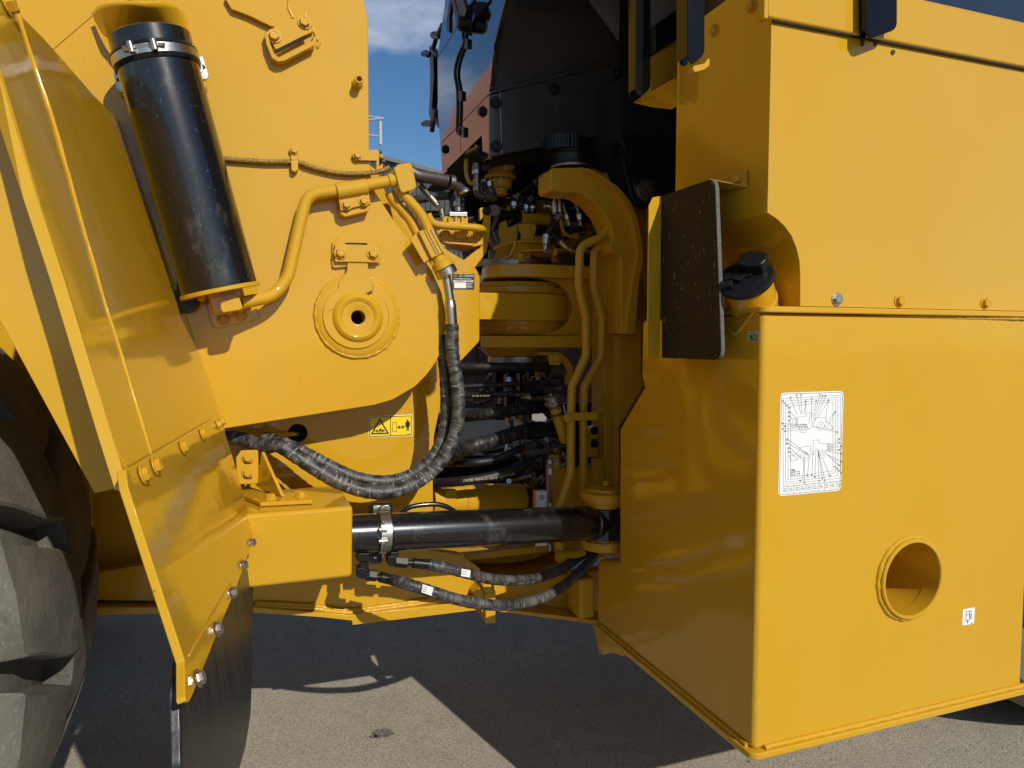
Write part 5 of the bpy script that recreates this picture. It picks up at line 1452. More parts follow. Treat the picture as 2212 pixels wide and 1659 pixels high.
plate('bracket_ear', rnd([(PW('L', x, y, 2.47), r_) for x, y, r_ in ((1632, 510, .01), (1660, 480, .01), (1695, 500, .01), (1700, 640, .02), (1660, 690, .02), (1635, 690, 0))]), (0, .006, 0), CAST, pbk, .002)
bolt(PW('L', 1368, 722, 2.368), dn, .0135, YEL, pbk)
bolt(PW('L', 1662, 540, 2.468), dn, .010, CAST, pbk)
plate('rear_valve_plate', [PW('L', x, y, 2.52) for x, y in ((1555, 820), (1640, 790), (1640, 1080), (1555, 1080))], (0, .05, 0), CAST, LOADER, .004)
for y in (835, 952):
    bolt(PW('L', 1608, y, 2.518), dn, .013, BLKM)
plate('rear_valve_plate', [PW('L', x, y, 2.49) for x, y in ((1625, 1095), (1700, 1100), (1700, 1330), (1625, 1330))], (0, .05, 0), CAST, LOADER, .004)
plate('rear_low_wall', [PW('L', x, y, 2.56) for x, y in ((1230, 1190), (1950, 1190), (1950, 2000), (1200, 1950))], (0, .04, 0), CAST, LOADER, .003)
darkbox('valve_shade_sheet', ((1290, 930), (1345, 930), (1345, 1160), (1290, 1160)), 2.7, .03)  # black sheet standing in for the shade behind the valve plates
box('bumper_block', PW('H', 2005, 790, 2.42), PW('H', 2185, 600, 2.30), CAST, bevel=.012)
plate('rear_lower_rail', [PW('H', x, y, 2.36) for x, y in ((1560, 785), (2280, 872), (2280, 898), (1560, 805))], (0, .4, 0), CAST, LOADER, .002)
plate('rear_floor_plate', [PW('H', x, y, 2.47) for x, y in ((1560, 640), (2300, 540), (2300, 890), (1560, 800))], (0, .05, 0), CAST, LOADER, .003)
# belly curves behind the steering cylinder
rc_ = V((PW('H', 1560, 450, 2.95).x, 2.95, 0))
for nm, y, r_, hh_ in (('lower_hinge_ring', 430, .30, .03), ('lower_hinge_ring', 500, .27, .05), ('lower_hinge_ring', 570, .34, .035)):
    lathe(nm, V((rc_.x, rc_.y, PW('H', 1560, y + 20, 2.7).z)), (0, 0, 1), [(0, 0), (0, r_ - .01), (.008, r_), (hh_, r_), (hh_ + .004, r_ - .01), (hh_ + .004, 0)], CAST, LOADER, 60)
# ------------------------------------------------------------ hoses crossing the middle
def P3(c, pts):
    return [PW(c, *p) for p in pts]
hose('hydraulic_hose', P3('L', ((60, 240, 2.72), (300, 246, 2.68), (700, 250, 2.62), (1190, 252, 2.66), (1330, 262, 2.7))), rp(PW('L', 700, 250, 2.6), 10.5), HOSED, 'thick plain black hose highest in the gap', 18)
hose('hydraulic_hose', P3('L', ((60, 330, 2.7), (390, 316, 2.7), (560, 310, 2.7), (700, 280, 2.7))), rp(PW('L', 560, 310, 2.7), 3), HOSED, 'thin black line under the top hose', 10)
hose('hydraulic_hose', P3('L', ((60, 460, 2.74), (300, 435, 2.70), (800, 408, 2.64), (1110, 392, 2.66))), rp(PW('L', 700, 420, 2.6), 5.6), HOSED, 'slim black hose above the lettered one', 14)
hz = hose('hydraulic_hose', P3('L', ((60, 530, 2.74), (300, 517, 2.70), (760, 500, 2.60), (1040, 488, 2.62))), rp(PW('L', 700, 500, 2.6), 6.8), HOSED, 'slim black hose with pale printed lettering', 16)
rod('crimp_fitting', PW('L', 1095, 392, 2.66), PW('L', 1200, 388, 2.68), .0125, DKST, LOADER, 18)
rod('crimp_fitting', PW('L', 1030, 488, 2.62), PW('L', 1130, 484, 2.63), .0150, BLKM, LOADER, 18)
rod('crimp_fitting', PW('L', 1130, 484, 2.63), PW('L', 1250, 482, 2.65), .0125, DKST, LOADER, 18)
for x, y in ((1215, 388), (1270, 386), (1260, 482), (1310, 480)):
    rod('hex_nut', PW('L', x - 18, y, 2.66), PW('L', x + 18, y, 2.66), .0155, DKST, LOADER, 6)
rod('hex_nut', PW('L', 1290, 386, 2.66), PW('L', 1335, 386, 2.66), .013, BROWN, LOADER, 12)
text('hose_print', 'CAT  XT-3 ES', PW('L', 876, 515, 2.565), (1, 0, 0), (0, 0, 1), .0105, HTXT, LOADER)
text('hose_print', 'TX-738  SF 19.0 3/4', PW('L', 480, 524, 2.545), (1, 0, 0), (0, 0, 1), .0085, HTXT, LOADER)
hose('hydraulic_hose', P3('L', ((100, 730, 2.72), (300, 712, 2.64), (640, 680, 2.52), (820, 655, 2.54), (980, 632, 2.56), (1060, 625, 2.58))), rp(PW('L', 700, 670, 2.5), 13.2), HOSES, 'thick spiral guarded hose, the upper one', 22, rings=.045)
hose('hydraulic_hose', P3('L', ((960, 636, 2.56), (1060, 620, 2.58), (1200, 615, 2.6), (1330, 640, 2.64))), rp(PW('L', 1000, 630, 2.55), 14.5), BLKM, 'black cuff on the end of the upper guarded hose', 22)
hose('hydraulic_hose', P3('L', ((180, 1120, 2.60), (345, 1030, 2.50), (500, 975, 2.46), (680, 925, 2.48), (850, 870, 2.50), (960, 845, 2.52), (1010, 838, 2.53))), rp(PW('L', 700, 900, 2.5), 16.4), HOSES, 'thick spiral guarded hose, the lower one', 22, rings=.050)
hose('hydraulic_hose', P3('L', ((985, 842, 2.52), (1060, 832, 2.53), (1130, 830, 2.54))), rp(PW('L', 1000, 830, 2.52), 18.5), BLKM, 'black cuff on the end of the lower guarded hose', 24)
hose('hydraulic_hose', P3('L', ((1110, 832, 2.54), (1230, 820, 2.56), (1310, 830, 2.58))), rp(PW('L', 1200, 830, 2.55), 14), BLKM, 'short black stub behind the lower guarded hose', 22)
fl2 = plate('hose_end_flange', rnd([PW('L', x, y, 2.55) for x, y in ((1195, 740), (1240, 735), (1330, 830), (1330, 915), (1290, 920), (1190, 880))], .01), (0, .03, 0), BLKM, LOADER, .003)
for x, y in ((1243, 775), (1243, 862)):
    bolt(PW('L', x, y, 2.548), dn, .0115, BLKM, fl2)
hose('hydraulic_hose', P3('L', ((140, 1150, 2.64), (300, 1135, 2.58), (500, 1130, 2.50), (680, 1105, 2.50), (820, 1045, 2.50), (960, 985, 2.52), (1060, 965, 2.53))), rp(PW('L', 700, 1100, 2.5), 8.3), HOSED, 'medium black hose curving up below the guarded hoses', 18)
rod('crimp_fitting', PW('L', 955, 985, 2.52), PW('L', 1065, 962, 2.53), .0165, DKST, LOADER, 20)
hose('hydraulic_hose', P3('L', ((60, 1330, 2.60), (180, 1320, 2.54), (400, 1300, 2.46), (600, 1270, 2.46), (780, 1225, 2.46), (900, 1175, 2.47), (1000, 1135, 2.48), (1060, 1115, 2.49))), rp(PW('L', 700, 1250, 2.46), 10.6), HOSED, 'lowest black hose carrying yellow print', 20)
rod('crimp_fitting', PW('L', 955, 1150, 2.47), PW('L', 1050, 1112, 2.48), .0195, BLKM, LOADER, 22)
rod('crimp_fitting', PW('L', 1040, 1115, 2.48), PW('L', 1120, 1095, 2.49), .012, DKST, LOADER, 18)
text('hose_print', '1T0736  MSHA IC-152/12', PW('L', 395, 1310, 2.425), (1, 0, .035), (0, 0, 1), .0125, HTXT, LOADER)
text('hose_print', 'CAT XT-3 ES', PW('L', 735, 1275, 2.43), (1, 0, .21), (-.2, 0, 1), .0105, HTXT, LOADER)
# manifold
mf_ = plate('manifold_block', rnd([PW('L', x, y, 2.53) for x, y in ((1020, 940), (1050, 920), (1150, 925), (1200, 960), (1200, 1090), (1170, 1140), (1060, 1120), (1010, 1060))], .008), (0, .09, 0), DKST, LOADER, .006, 'dark grimy manifold block with hose ends')
rod('port_stub', PW('L', 1200, 960, 2.56), PW('L', 1340, 960, 2.58), .014, DKST, mf_, 18)
rod('port_nut', PW('L', 1245, 960, 2.56), PW('L', 1290, 960, 2.57), .018, DKST, mf_, 6)
rod('port_stub', PW('L', 1075, 900, 2.56), PW('L', 1075, 960, 2.56), .013, DKST, mf_, 16)
rod('port_stub', PW('L', 1120, 1060, 2.52), PW('L', 1120, 1180, 2.52), .018, BLKM, mf_, 18)
rod('port_stub', PW('L', 1070, 960, 2.52), PW('L', 1130, 985, 2.52), .012, BLKM, mf_, 16)
for x, y in ((1060, 990), (1140, 1000), (1170, 1040)):
    bolt(PW('L', x, y, 2.528), dn, .008, DKST, mf_)
# breather cap with its yellow neck
bc = PW('L', 1235, 590, 2.46)
ba = V((.35, .1, -.93)).normalized()
br_ = lathe('breather_cap', bc - ba * .035, ba, [(0, 0), (0, .026), (.004, .030), (.038, .030), (.042, .027), (.05, .026), (.05, 0)], STEEL, LOADER, 40, 'grey ribbed breather cap on a slanted yellow neck')
lathe('cap_skirt', bc - ba * .015, ba, [(0, .030), (.004, .036), (.012, .036), (.016, .031)], STEEL, br_, 12)
rod('cap_nut', bc - ba * .035, bc - ba * .045, .010, STEEL, br_, 6)
rod('cap_neck', bc + ba * .012, bc + ba * .16, .022, CAST, br_, 28)
lathe('neck_clip', bc + ba * .035, ba, [(0, .023), (0, .028), (.008, .028), (.008, .023)], DKST, br_, 32)
tube('clip_wire', [PW('L', 1320, 600, 2.45), PW('L', 1350, 690, 2.44), PW('L', 1385, 655, 2.44)], .003, ZINC, br_, n=8)
# sight gauge and its decal
sgb = plate('gauge_bracket', rnd([(PW('L', x, y, 2.46), r_) for x, y, r_ in ((1198, 1062, .004), (1283, 1066, .004), (1286, 1185, .01), (1240, 1190, .0), (1230, 1560, 0), (1198, 1560, 0))]), (0, .01, 0), CAST, LOADER, .002)
sg = plate('sight_gauge', rnd([PW('L', x, y, 2.43) for x, y in ((1172, 1110), (1190, 1090), (1222, 1095), (1226, 1600), (1174, 1600))], .004), (0, .02, 0), STEEL, LOADER, .003, 'upright oil sight gauge with a red tube')
plate('gauge_tube', rnd([PW('L', x, y, 2.4295) for x, y in ((1186, 1185), (1212, 1185), (1210, 1560), (1186, 1560))], .004), (0, .004, 0), WHITE, sg, 0)
rod('gauge_fluid', PW('L', 1198, 1240, 2.429), PW('L', 1199, 1500, 2.429), .0048, REDT, sg, 14)
rod('gauge_nut', PW('L', 1225, 1120, 2.44), PW('L', 1268, 1112, 2.44), .014, ZINC, sg, 6)
rod('gauge_cap', PW('L', 1197, 1125, 2.428), PW('L', 1197, 1125, 2.42), .008, STEEL, sg, 20)
gd = flat('gauge_decal', [PW('L', x, y, 2.42) for x, y in ((1066, 1395), (1168, 1392), (1168, 1620), (1066, 1620))], dn, WHITE, LOADER, 'white oil symbol sticker beside the sight gauge', .0008)
segs('decal_frame', [[PW('L', x, y, 2.4188) for x, y in ((1078, 1560), (1078, 1405), (1158, 1403), (1158, 1560))]], .0016, dn, INKG, gd)
gc = PW('L', 1122, 1452, 2.4188)
segs('gear_symbol', [[gc + V((math.cos(t / 24 * 6.2832) * (.0075 if t % 2 else .009), 0, math.sin(t / 24 * 6.2832) * (.0075 if t % 2 else .009))) for t in range(25)],
                     [gc + V((x * .004, 0, z * .005)) for x, z in ((0, 1), (-.7, -.2), (0, -.9), (.7, -.2), (0, 1))]], .0018, dn, INK, gd)
plate('decal_backing', [PW('L', x, y, 2.421) for x, y in ((1058, 1388), (1172, 1388), (1172, 1640), (1058, 1640))], (0, .02, 0), CAST, gd, .001)
flat('gauge_decal', [PW('H', x, y, 2.40) for x, y in ((1815, 385), (1888, 385), (1888, 402), (1815, 408))], dn, WHITE, LOADER, None, .0008)
rod('gauge_cap', PW('H', 1905, 385, 2.42), PW('H', 1905, 435, 2.42), .014, STEEL, LOADER, 18)
tube('brown_line', P3('H', ((2110, 440, 2.36), (2050, 455, 2.36), (1980, 450, 2.36), (1960, 400, 2.36), (1965, 380, 2.36))), .017, CAST, LOADER, n=14)
rod('hex_nut', PW('H', 1945, 470, 2.34), PW('H', 1990, 470, 2.34), .02, CAST, LOADER, 6)
# yellow drive line behind the steering cylinder
dl0, dl1 = PW('L', 350, 1480, 2.62), PW('L', 905, 1470, 2.72)
dr = lathe('drive_line', dl0, dl1 - dl0, [(0, 0), (0, .05), (.01, .062), (.04, .062), (.045, .066), (.10, .066), ((dl1 - dl0).length, .066), ((dl1 - dl0).length, 0)], CAST, LOADER, 44, 'short yellow drive line behind the steering cylinder')
rod('drive_stub', dl1 + V((0, .0, -.002)), PW('L', 1085, 1468, 2.75), .052, BROWN, dr, 32)
rod('yoke', PW('L', 90, 1480, 2.60), PW('L', 380, 1480, 2.62), .058, CAST, dr, 32)
plate('yoke_ear', rnd([PW('L', x, y, 2.55) for x, y in ((230, 1375), (340, 1380), (350, 1440), (320, 1600), (240, 1600))], .01), (0, .08, 0), CAST, dr, .008)
# bits and struts right of the top hose
tb_ = plate('hose_clamp_plate', rnd([PW('K', x, y, 2.60) for x, y in ((1005, 1065), (1115, 1045), (1118, 1140), (1100, 1155), (1015, 1150))], .005), (0, .012, 0), CAST, LOADER, .002)
bolt(PW('K', 1072, 1092, 2.598), dn, .0115, CAST, tb_)
plate('clamp_strut', rnd([(PW('K', x, y, 2.64), .01) for x, y in ((900, 1035), (1110, 1035), (1180, 1100), (1225, 1170), (1225, 1240), (1180, 1330), (1150, 1330), (1175, 1240), (1160, 1170), (1080, 1080), (900, 1050))]), (0, .03, 0), CAST, LOADER, .003)
lathe('hose_clip', PW('K', 990, 1200, 2.68), (1, 0, 0), [(0, .034), (0, .040), (.06, .040), (.06, .034)], DKST, LOADER, 32)
# dark vertical things at the back
for x0_, x1_, y0_, y1_, w_, m_ in ((515, 610, 1090, 1660, 3.3, BLKD), (615, 650, 1240, 1660, 3.2, BLKM), (735, 745, 1230, 1659, 3.1, BLKM), (790, 800, 1250, 1659, 3.1, BLKM), (820, 850, 1200, 1659, 3.15, BROWN), (905, 935, 1200, 1500, 3.2, CAST)):
    plate('back_strut', [PW('K', x, y, w_) for x, y in ((x0_, y0_), (x1_, y0_), (x1_, y1_), (x0_, y1_))], (0, .05, 0), m_, LOADER, .003)
for x0_, x1_, y0_, y1_, w_, m_ in ((850, 915, 1380, 1600, 3.0, CAST), (990, 1160, 950, 1400, 2.95, CAST), (940, 1000, 850, 1400, 3.05, BLKD), (1200, 1300, 730, 1190, 2.9, CAST), (730, 800, 1290, 1400, 3.0, BROWN), (1100, 1180, 1160, 1390, 2.9, BLKD), (985, 1015, 1230, 1330, 2.9, BROWN)):
    plate('back_strut', [PW('L', x, y, w_) for x, y in ((x0_, y0_), (x1_, y0_), (x1_, y1_), (x0_, y1_))], (0, .05, 0), m_, LOADER, .003)
darkbox('far_dark_sheet', ((900, 985), (1155, 985), (1155, 1050), (1075, 1065), (900, 1065)), 3.3, .05)  # black sheets added to darken the view behind the hoses
darkbox('far_dark_sheet', ((1100, 760), (1165, 760), (1165, 880), (1100, 880)), 3.35, .05)
darkbox('far_dark_sheet', ((1200, 870), (1330, 870), (1330, 1150), (1180, 1150), (1160, 1000)), 3.2, .05)
tube('thin_wire', P3('L', ((600, 1340, 2.9), (760, 1380, 2.9), (860, 1350, 2.9), (940, 1260, 2.9), (970, 1190, 2.9))), .004, BROWN, LOADER, n=8)
tube('thin_wire', P3('L', ((150, 680, 2.9), (230, 860, 2.9))), .006, BLKM, LOADER, 'line', n=8)
tube('thin_wire', P3('L', ((130, 780, 2.9), (220, 950, 2.9))), .006, BLKM, LOADER, 'line', n=8)
plate('centre_beam', [PW('L', x, y, 3.1) for x, y in ((560, 1030), (980, 960), (980, 1010), (600, 1060))], (0, .1, 0), BROWN, LOADER, .004)
# ------------------------------------------------------------ valves and fittings above the hinge
def stack(c, pts, w_, parts, par=LOADER):
    """fitting: chain of (t0,t1,radius,material,sides) along a line"""
    a, b = PW(c, *pts[0], w_), PW(c, *pts[1], w_)
    for t0, t1, r, m, n in parts:
        rod('hose_fitting' if n > 6 else 'fitting_nut', a.lerp(b, t0), a.lerp(b, t1), r, m, par, n, ch=.001)
EB = 'F'
vb = plate('valve_block', rnd([PW('F', x, y, 2.64) for x, y in ((1488, 650), (1870, 640), (1872, 780), (1790, 800), (1520, 745), (1470, 690))], .004), (0, .16, 0), CAST, LOADER, .005, 'yellow valve block lit by the sun beside the hinge')
plate('valve_top', rnd([PW('F', x, y, 2.66) for x, y in ((1500, 520), (1732, 520), (1735, 645), (1500, 645))], .004), (0, .10, 0), CAST, vb, .005)
for x in (1560, 1620, 1680):
    rod('valve_rib', PW('F', x, 525, 2.655), PW('F', x, 600, 2.655), .007, CAST, vb, 12)
plate('valve_flange_plate', rnd([PW('F', x, y, 2.65) for x, y in ((1562, 478), (1728, 480), (1728, 520), (1562, 518))], .003), (0, .09, 0), ZINC, vb, .002)
rod('valve_port', PW('F', 1670, 670, 2.635), PW('F', 1670, 670, 2.62), .024, CAST, vb, 32)
lathe('valve_port_ring', PW('F', 1670, 670, 2.64), (0, -1, 0), [(0, .034), (.006, .034), (.006, .028), (0, .028)], CAST, vb, 32)
for x, y, r_ in ((1520, 688, .020), (1820, 676, .020)):
    bolt(PW('F', x, y, 2.638), dn, r_, CAST, vb)
for x, y in ((1622, 728), (1705, 728)):
    lathe('valve_eyelet', PW('F', x, y, 2.638), (0, -1, 0), [(0, .009), (.004, .009), (.004, .005), (0, .005)], CAST, vb, 20)
plate('valve_shelf', [PW('F', x, y, 2.62) for x, y in ((1480, 750), (1800, 770), (1780, 790), (1560, 770))], (0, .15, 0), CAST, vb, .002)
tube('valve_pipe', P3('F', ((1360, 500, 2.58), (1410, 580, 2.58), (1520, 605, 2.58), (1700, 615, 2.58), (1840, 630, 2.58), (1875, 650, 2.62))), .0145, YEL, LOADER, n=18, label='bright yellow bent pipe in front of the valve block')
tube('black_line', P3('F', ((1730, 545, 2.7), (1800, 535, 2.75), (1880, 540, 2.8))), .008, DKST, LOADER, n=12)
# big black elbow hose at the top
tube('elbow_hose', P3('F', ((1200, 105, 2.56), (1280, 145, 2.56), (1440, 172, 2.58), (1580, 205, 2.60), (1650, 245, 2.61), (1680, 300, 2.62))), .0225, DKST, LOADER, n=24, label='thick grimy black elbow hose beside the square block')
for x, y in ((1285, 147), (1565, 200)):
    p = PW('F', x, y, 2.57)
    lathe('hose_sleeve', p, V((1, .06, -.12)), [(0, .0225), (0, .0255), (.016, .0255), (.016, .0225)], DKST, LOADER, 28)
stack('F', ((1650, 290), (1645, 475)), 2.66, [(0, .25, .019, STEEL, 20), (.25, .5, .013, ZINC, 18), (.5, .75, .020, ZINC, 6), (.75, 1, .012, ZINC, 18)])
lathe('hose_sleeve', PW('F', 1690, 262, 2.6), V((.3, 0, -1)), [(0, .018), (.01, .024), (.016, .024), (.02, .018)], ZINC, LOADER, 28)
tube('thin_hose', P3('F', ((1290, 230, 2.6), (1340, 290, 2.6), (1400, 360, 2.6))), .011, DKST, LOADER, n=14)
stack('F', ((1380, 335), (1480, 455)), 2.6, [(0, .55, .0145, ZINC, 18), (.55, .7, .011, ZINC, 16), (.7, .95, .0145, ZINC, 6)])
stack('F', ((1485, 450), (1500, 530)), 2.6, [(0, .7, .010, STEEL, 16), (.7, 1, .009, ZINC, 16)])
tube('thin_hose', P3('F', ((1200, 380, 2.75), (1340, 350, 2.72), (1480, 330, 2.7), (1560, 330, 2.68))), .017, DKST, LOADER, n=16)
tube('thin_hose', P3('F', ((1350, 500, 2.75), (1480, 500, 2.75))), .014, BLKM, LOADER, 'line', n=16)
for x, y in ((1045, 365), (1040, 400)):
    rod('hex_nut', PW('F', x, y, 2.36), PW('F', x, y, 2.33), .012, CAST if y > 380 else BLKM, LOADER, 6)
plate('linkage_bits', rnd([PW('F', x, y, 2.5) for x, y in ((1060, 400), (1150, 390), (1230, 560), (1200, 620), (1120, 540))], .01), (0, .03, 0), STEEL, LOADER, .004)
tube('thin_hose', P3('F', ((1030, 430, 2.5), (1100, 500, 2.5), (1170, 600, 2.5), (1230, 680, 2.5))), .010, DKST, LOADER, n=12)
# upright strut with rounded head and its diagonal leg
st1 = plate('upright_strut', rnd([(PW('F', x, y, 2.66), r_) for x, y, r_ in ((1842, 440, .01), (1900, 428, .012), (1945, 440, .012), (1948, 480, .01), (1935, 700, 0), (1905, 850, 0), (1790, 1000, 0), (1655, 955, 0), (1860, 790, 0), (1885, 520, 0), (1845, 560, 0))]), (0, .02, 0), CAST, LOADER, .003, 'upright yellow strut with a rounded bolted head')
bolt(PW('F', 1905, 470, 2.658), dn, .013, BLKM, st1)
# dark machine interior
def prof_bracket(c, pts, w_, dw=.006, m=CAST):
    return plate('valve_bracket', [PW(c, x, y, w_) for x, y in pts], (0, dw, 0), m, LOADER, .002)
prof_bracket('J', ((915, 770), (975, 735), (1000, 810), (1085, 770), (1090, 850), (1060, 1000), (1000, 1100), (870, 1100), (915, 950)), 2.74)
prof_bracket('J', ((1095, 770), (1255, 772), (1255, 830), (1240, 880), (1235, 950), (1205, 1095), (1040, 1100), (1030, 1050), (1110, 920), (1120, 870), (1095, 830)), 2.70)
tube('control_rod', P3('J', ((865, 1000, 2.68), (950, 965, 2.68), (1030, 940, 2.68), (1060, 950, 2.68), (1040, 1010, 2.68), (1010, 1070, 2.68), (950, 1090, 2.68))), .006, CAST, LOADER, n=10)
tube('control_rod', P3('J', ((1010, 1080, 2.69), (1050, 990, 2.69), (1090, 940, 2.69), (1200, 935, 2.69), (1330, 940, 2.69), (1500, 945, 2.69))), .0065, CAST, LOADER, n=10)
tube('control_rod', P3('J', ((1200, 985, 2.78), (1330, 990, 2.78), (1520, 990, 2.78))), .006, CAST, LOADER, n=10)
# spool valve
rod('spool_valve', PW('J', 1010, 700, 2.78), PW('J', 1110, 705, 2.78), .022, BLKM, LOADER, 24)
rod('spool_valve', PW('J', 1110, 705, 2.78), PW('J', 1370, 735, 2.78), .026, CAST, LOADER, 28)
rod('spool_nut', PW('J', 1010, 715, 2.77), PW('J', 1045, 715, 2.77), .027, BLKM, LOADER, 6)
box('spool_body', PW('J', 1125, 770, 2.76), PW('J', 1170, 680, 2.84), CAST, LOADER, .004)
box('spool_body', PW('J', 1010, 700, 2.82), PW('J', 1060, 640, 2.9), CAST, LOADER, .004)
box('spool_body', PW('J', 1180, 760, 2.84), PW('J', 1360, 600, 2.95), CAST, LOADER, .006)
for x, y0_, y1_ in ((1057, 560, 650), (1165, 580, 680), (1221, 580, 675)):
    stack('J', ((x, y0_), (x, y1_)), 2.76, [(0, .2, .012, STEEL, 16), (.12, .6, .0185, ZINC, 6), (.6, .8, .010, ZINC, 14), (.8, 1, .016, BLKM, 6)])
for pts in (((1345, 315), (1280, 350), (1200, 420), (1130, 480), (1090, 515), (1058, 560)), ((1370, 370), (1330, 440), (1290, 520), (1230, 545), (1190, 550), (1165, 590)), ((1300, 500), (1260, 540), (1225, 560), (1221, 600)), ((1150, 520), (1115, 560), (1110, 620))):
    tube('thin_hose', P3('J', [(x, y, 2.74) for x, y in pts]), .013, HOSED, LOADER, n=12)
for a, b in (((1310, 340), (1370, 310)), ((1232, 400), (1265, 375)), ((1345, 420), (1375, 360)), ((1060, 535), (1095, 505)), ((1175, 555), (1215, 525))):
    rod('hose_fitting', PW('J', *a, 2.725), PW('J', *b, 2.725), .0155, STEEL, LOADER, 18)
for x in (1428, 1470):
    stack('J', ((x, 480), (x + 2, 690)), 2.56, [(0, .28, .0135, CAST, 6), (.28, .5, .008, STEEL, 12), (.42, .9, .0125, ZINC, 18), (.9, 1, .010, STEEL, 12)])
tube('thin_hose', P3('J', ((1465, 690, 2.56), (1440, 740, 2.56), (1390, 810, 2.56), (1355, 880, 2.56))), .0135, HOSED, LOADER, n=14)
rod('hose_fitting', PW('J', 1478, 680, 2.55), PW('J', 1435, 740, 2.55), .0155, STEEL, LOADER, 18)
stack('J', ((1350, 870), (1338, 1030)), 2.55, [(0, .55, .0155, ZINC, 18), (.55, .65, .012, STEEL, 12), (.65, 1, .010, ZINC, 14)])
stack('J', ((1325, 1020), (1440, 1035)), 2.55, [(0, .3, .013, STEEL, 6), (.3, .7, .012, STEEL, 16), (.72, 1, .015, CAST, 6)])
tube('thin_hose', P3('J', ((1390, 830, 2.58), (1420, 880, 2.58), (1480, 935, 2.58))), .012, HOSED, LOADER, n=14)
stack('J', ((1470, 925), (1560, 1010)), 2.56, [(0, .75, .0145, ZINC, 18), (.75, .9, .011, STEEL, 14)])
tube('steel_line', P3('J', ((1545, 990, 2.56), (1580, 1015, 2.56), (1620, 1025, 2.56), (1640, 1010, 2.56))), .009, ZINC, LOADER, n=12)
stack('J', ((1500, 580), (1560, 790)), 2.62, [(0, .3, .012, STEEL, 16), (.3, .5, .0085, STEEL, 12), (.5, .72, .013, ZINC, 6), (.72, 1, .012, STEEL, 16)])
stack('J', ((1625, 560), (1668, 790)), 2.62, [(0, .28, .0155, STEEL, 16), (.28, .5, .010, STEEL, 12), (.52, .75, .015, ZINC, 6), (.75, 1, .012, STEEL, 16)])
for x, y in ((1545, 775), (1660, 775)):
    rod('elbow_fitting', PW('J', x - 45, y, 2.63), PW('J', x + 25, y - 5, 2.63), .013, STEEL, LOADER, 16)
stack('J', ((1700, 590), (1800, 760)), 2.66, [(0, .4, .013, DKST, 16), (.4, 1, .014, BLKM, 16)])
tube('small_yellow_line', P3('J', ((1478, 700, 2.64), (1488, 780, 2.64), (1510, 850, 2.64), (1560, 885, 2.64), (1620, 890, 2.64))), .0075, CAST, LOADER, n=12)
rod('hex_nut', PW('J', 1595, 888, 2.63), PW('J', 1640, 888, 2.63), .013, CAST, LOADER, 6)
rod('hex_nut', PW('J', 1648, 890, 2.63), PW('J', 1695, 892, 2.63), .015, STEEL, LOADER, 6)
box('gearbox_lump', PW('J', 1420, 840, 2.72), PW('J', 1500, 700, 2.8), mat('green_painted_block', (.035, .04, .022), .6), LOADER, .006)
box('gearbox_lump', PW('J', 1225, 1075, 2.72), PW('J', 1340, 930, 2.85), CAST, LOADER, .008)
box('gearbox_lump', PW('J', 1500, 1000, 2.74), PW('J', 1900, 830, 2.9), CAST, LOADER, .01)
lathe('gearbox_cover', PW('J', 1270, 1000, 2.71), (0, -1, 0), [(-.02, .035), (.006, .035), (.01, .03), (.01, 0)], CAST, LOADER, 32)
stack('J', ((1640, 1010), (1920, 1015)), 2.60, [(0, .2, .010, STEEL, 14), (.2, .4, .014, STEEL, 6), (.4, .75, .012, DKST, 14), (.75, .9, .016, STEEL, 6)])
rod('port_plug', PW('J', 1895, 1015, 2.56), PW('J', 1895, 1015, 2.53), .017, STEEL, LOADER, 24)
# high left cavity: grey fittings, yellow pump
tube('steel_line', P3('J', ((720, 75, 2.70), (640, 110, 2.70), (615, 180, 2.70), (610, 290, 2.70), (640, 390, 2.70), (690, 400, 2.70))), .0085, CAST, LOADER, n=12)
stack('J', ((700, 75), (745, 75)), 2.70, [(0, 1, .015, STEEL, 16)])
stack('J', ((708, 215), (708, 470)), 2.70, [(0, .25, .018, STEEL, 16), (.25, .4, .020, ZINC, 6), (.4, .62, .012, STEEL, 14), (.58, .72, .0165, STEEL, 6), (.72, 1, .015, STEEL, 16)])
stack('J', ((700, 235), (815, 235)), 2.72, [(0, .6, .015, DKST, 16), (.6, 1, .020, DKST, 6)])
tube('steel_line', P3('J', ((708, 460, 2.70), (720, 500, 2.70), (760, 522, 2.70), (800, 525, 2.70))), .014, DKST, LOADER, n=14)
stack('J', ((780, 522), (880, 525)), 2.70, [(0, .7, .021, DKST, 18), (.6, 1, .023, DKST, 6)])
stack('J', ((830, 380), (840, 500)), 2.70, [(0, .4, .013, ZINC, 6), (.4, .8, .010, DKST, 14), (.6, 1, .018, DKST, 16)])
stack('J', ((780, 360), (785, 500)), 2.74, [(0, .2, .012, ZINC, 6), (.2, 1, .016, BLKM, 16)])
pump = lathe('yellow_pump', PW('J', 925, 140, 2.80), (0, 0, -1), [(0, 0), (0, .045), (.03, .048), (.032, .062), (.046, .062), (.048, .050), (.085, .054), (.087, .066), (.10, .066), (.102, .052), (.135, .046), (.14, .030), (.165, .028), (.168, .0)], CAST, LOADER, 36, 'yellow pump hanging in the dark under the cab')
for a_ in range(7):
    t_ = rad(190 + a_ * 25)
    bolt(PW('J', 925, 140, 2.80) + V((math.cos(t_) * .056, math.sin(t_) * .056, -.101)), (0, 0, -1), .006, DKST, pump)
rod('pump_port', PW('J', 850, 215, 2.76), PW('J', 900, 220, 2.78), .020, CAST, pump, 20)
rod('pump_port', PW('J', 960, 250, 2.74), PW('J', 1030, 240, 2.76), .017, CAST, pump, 20)
stack('J', ((1020, 340), (1010, 470)), 2.8, [(0, .5, .014, BLKM, 16), (.5, 1, .020, BLKM, 16)])
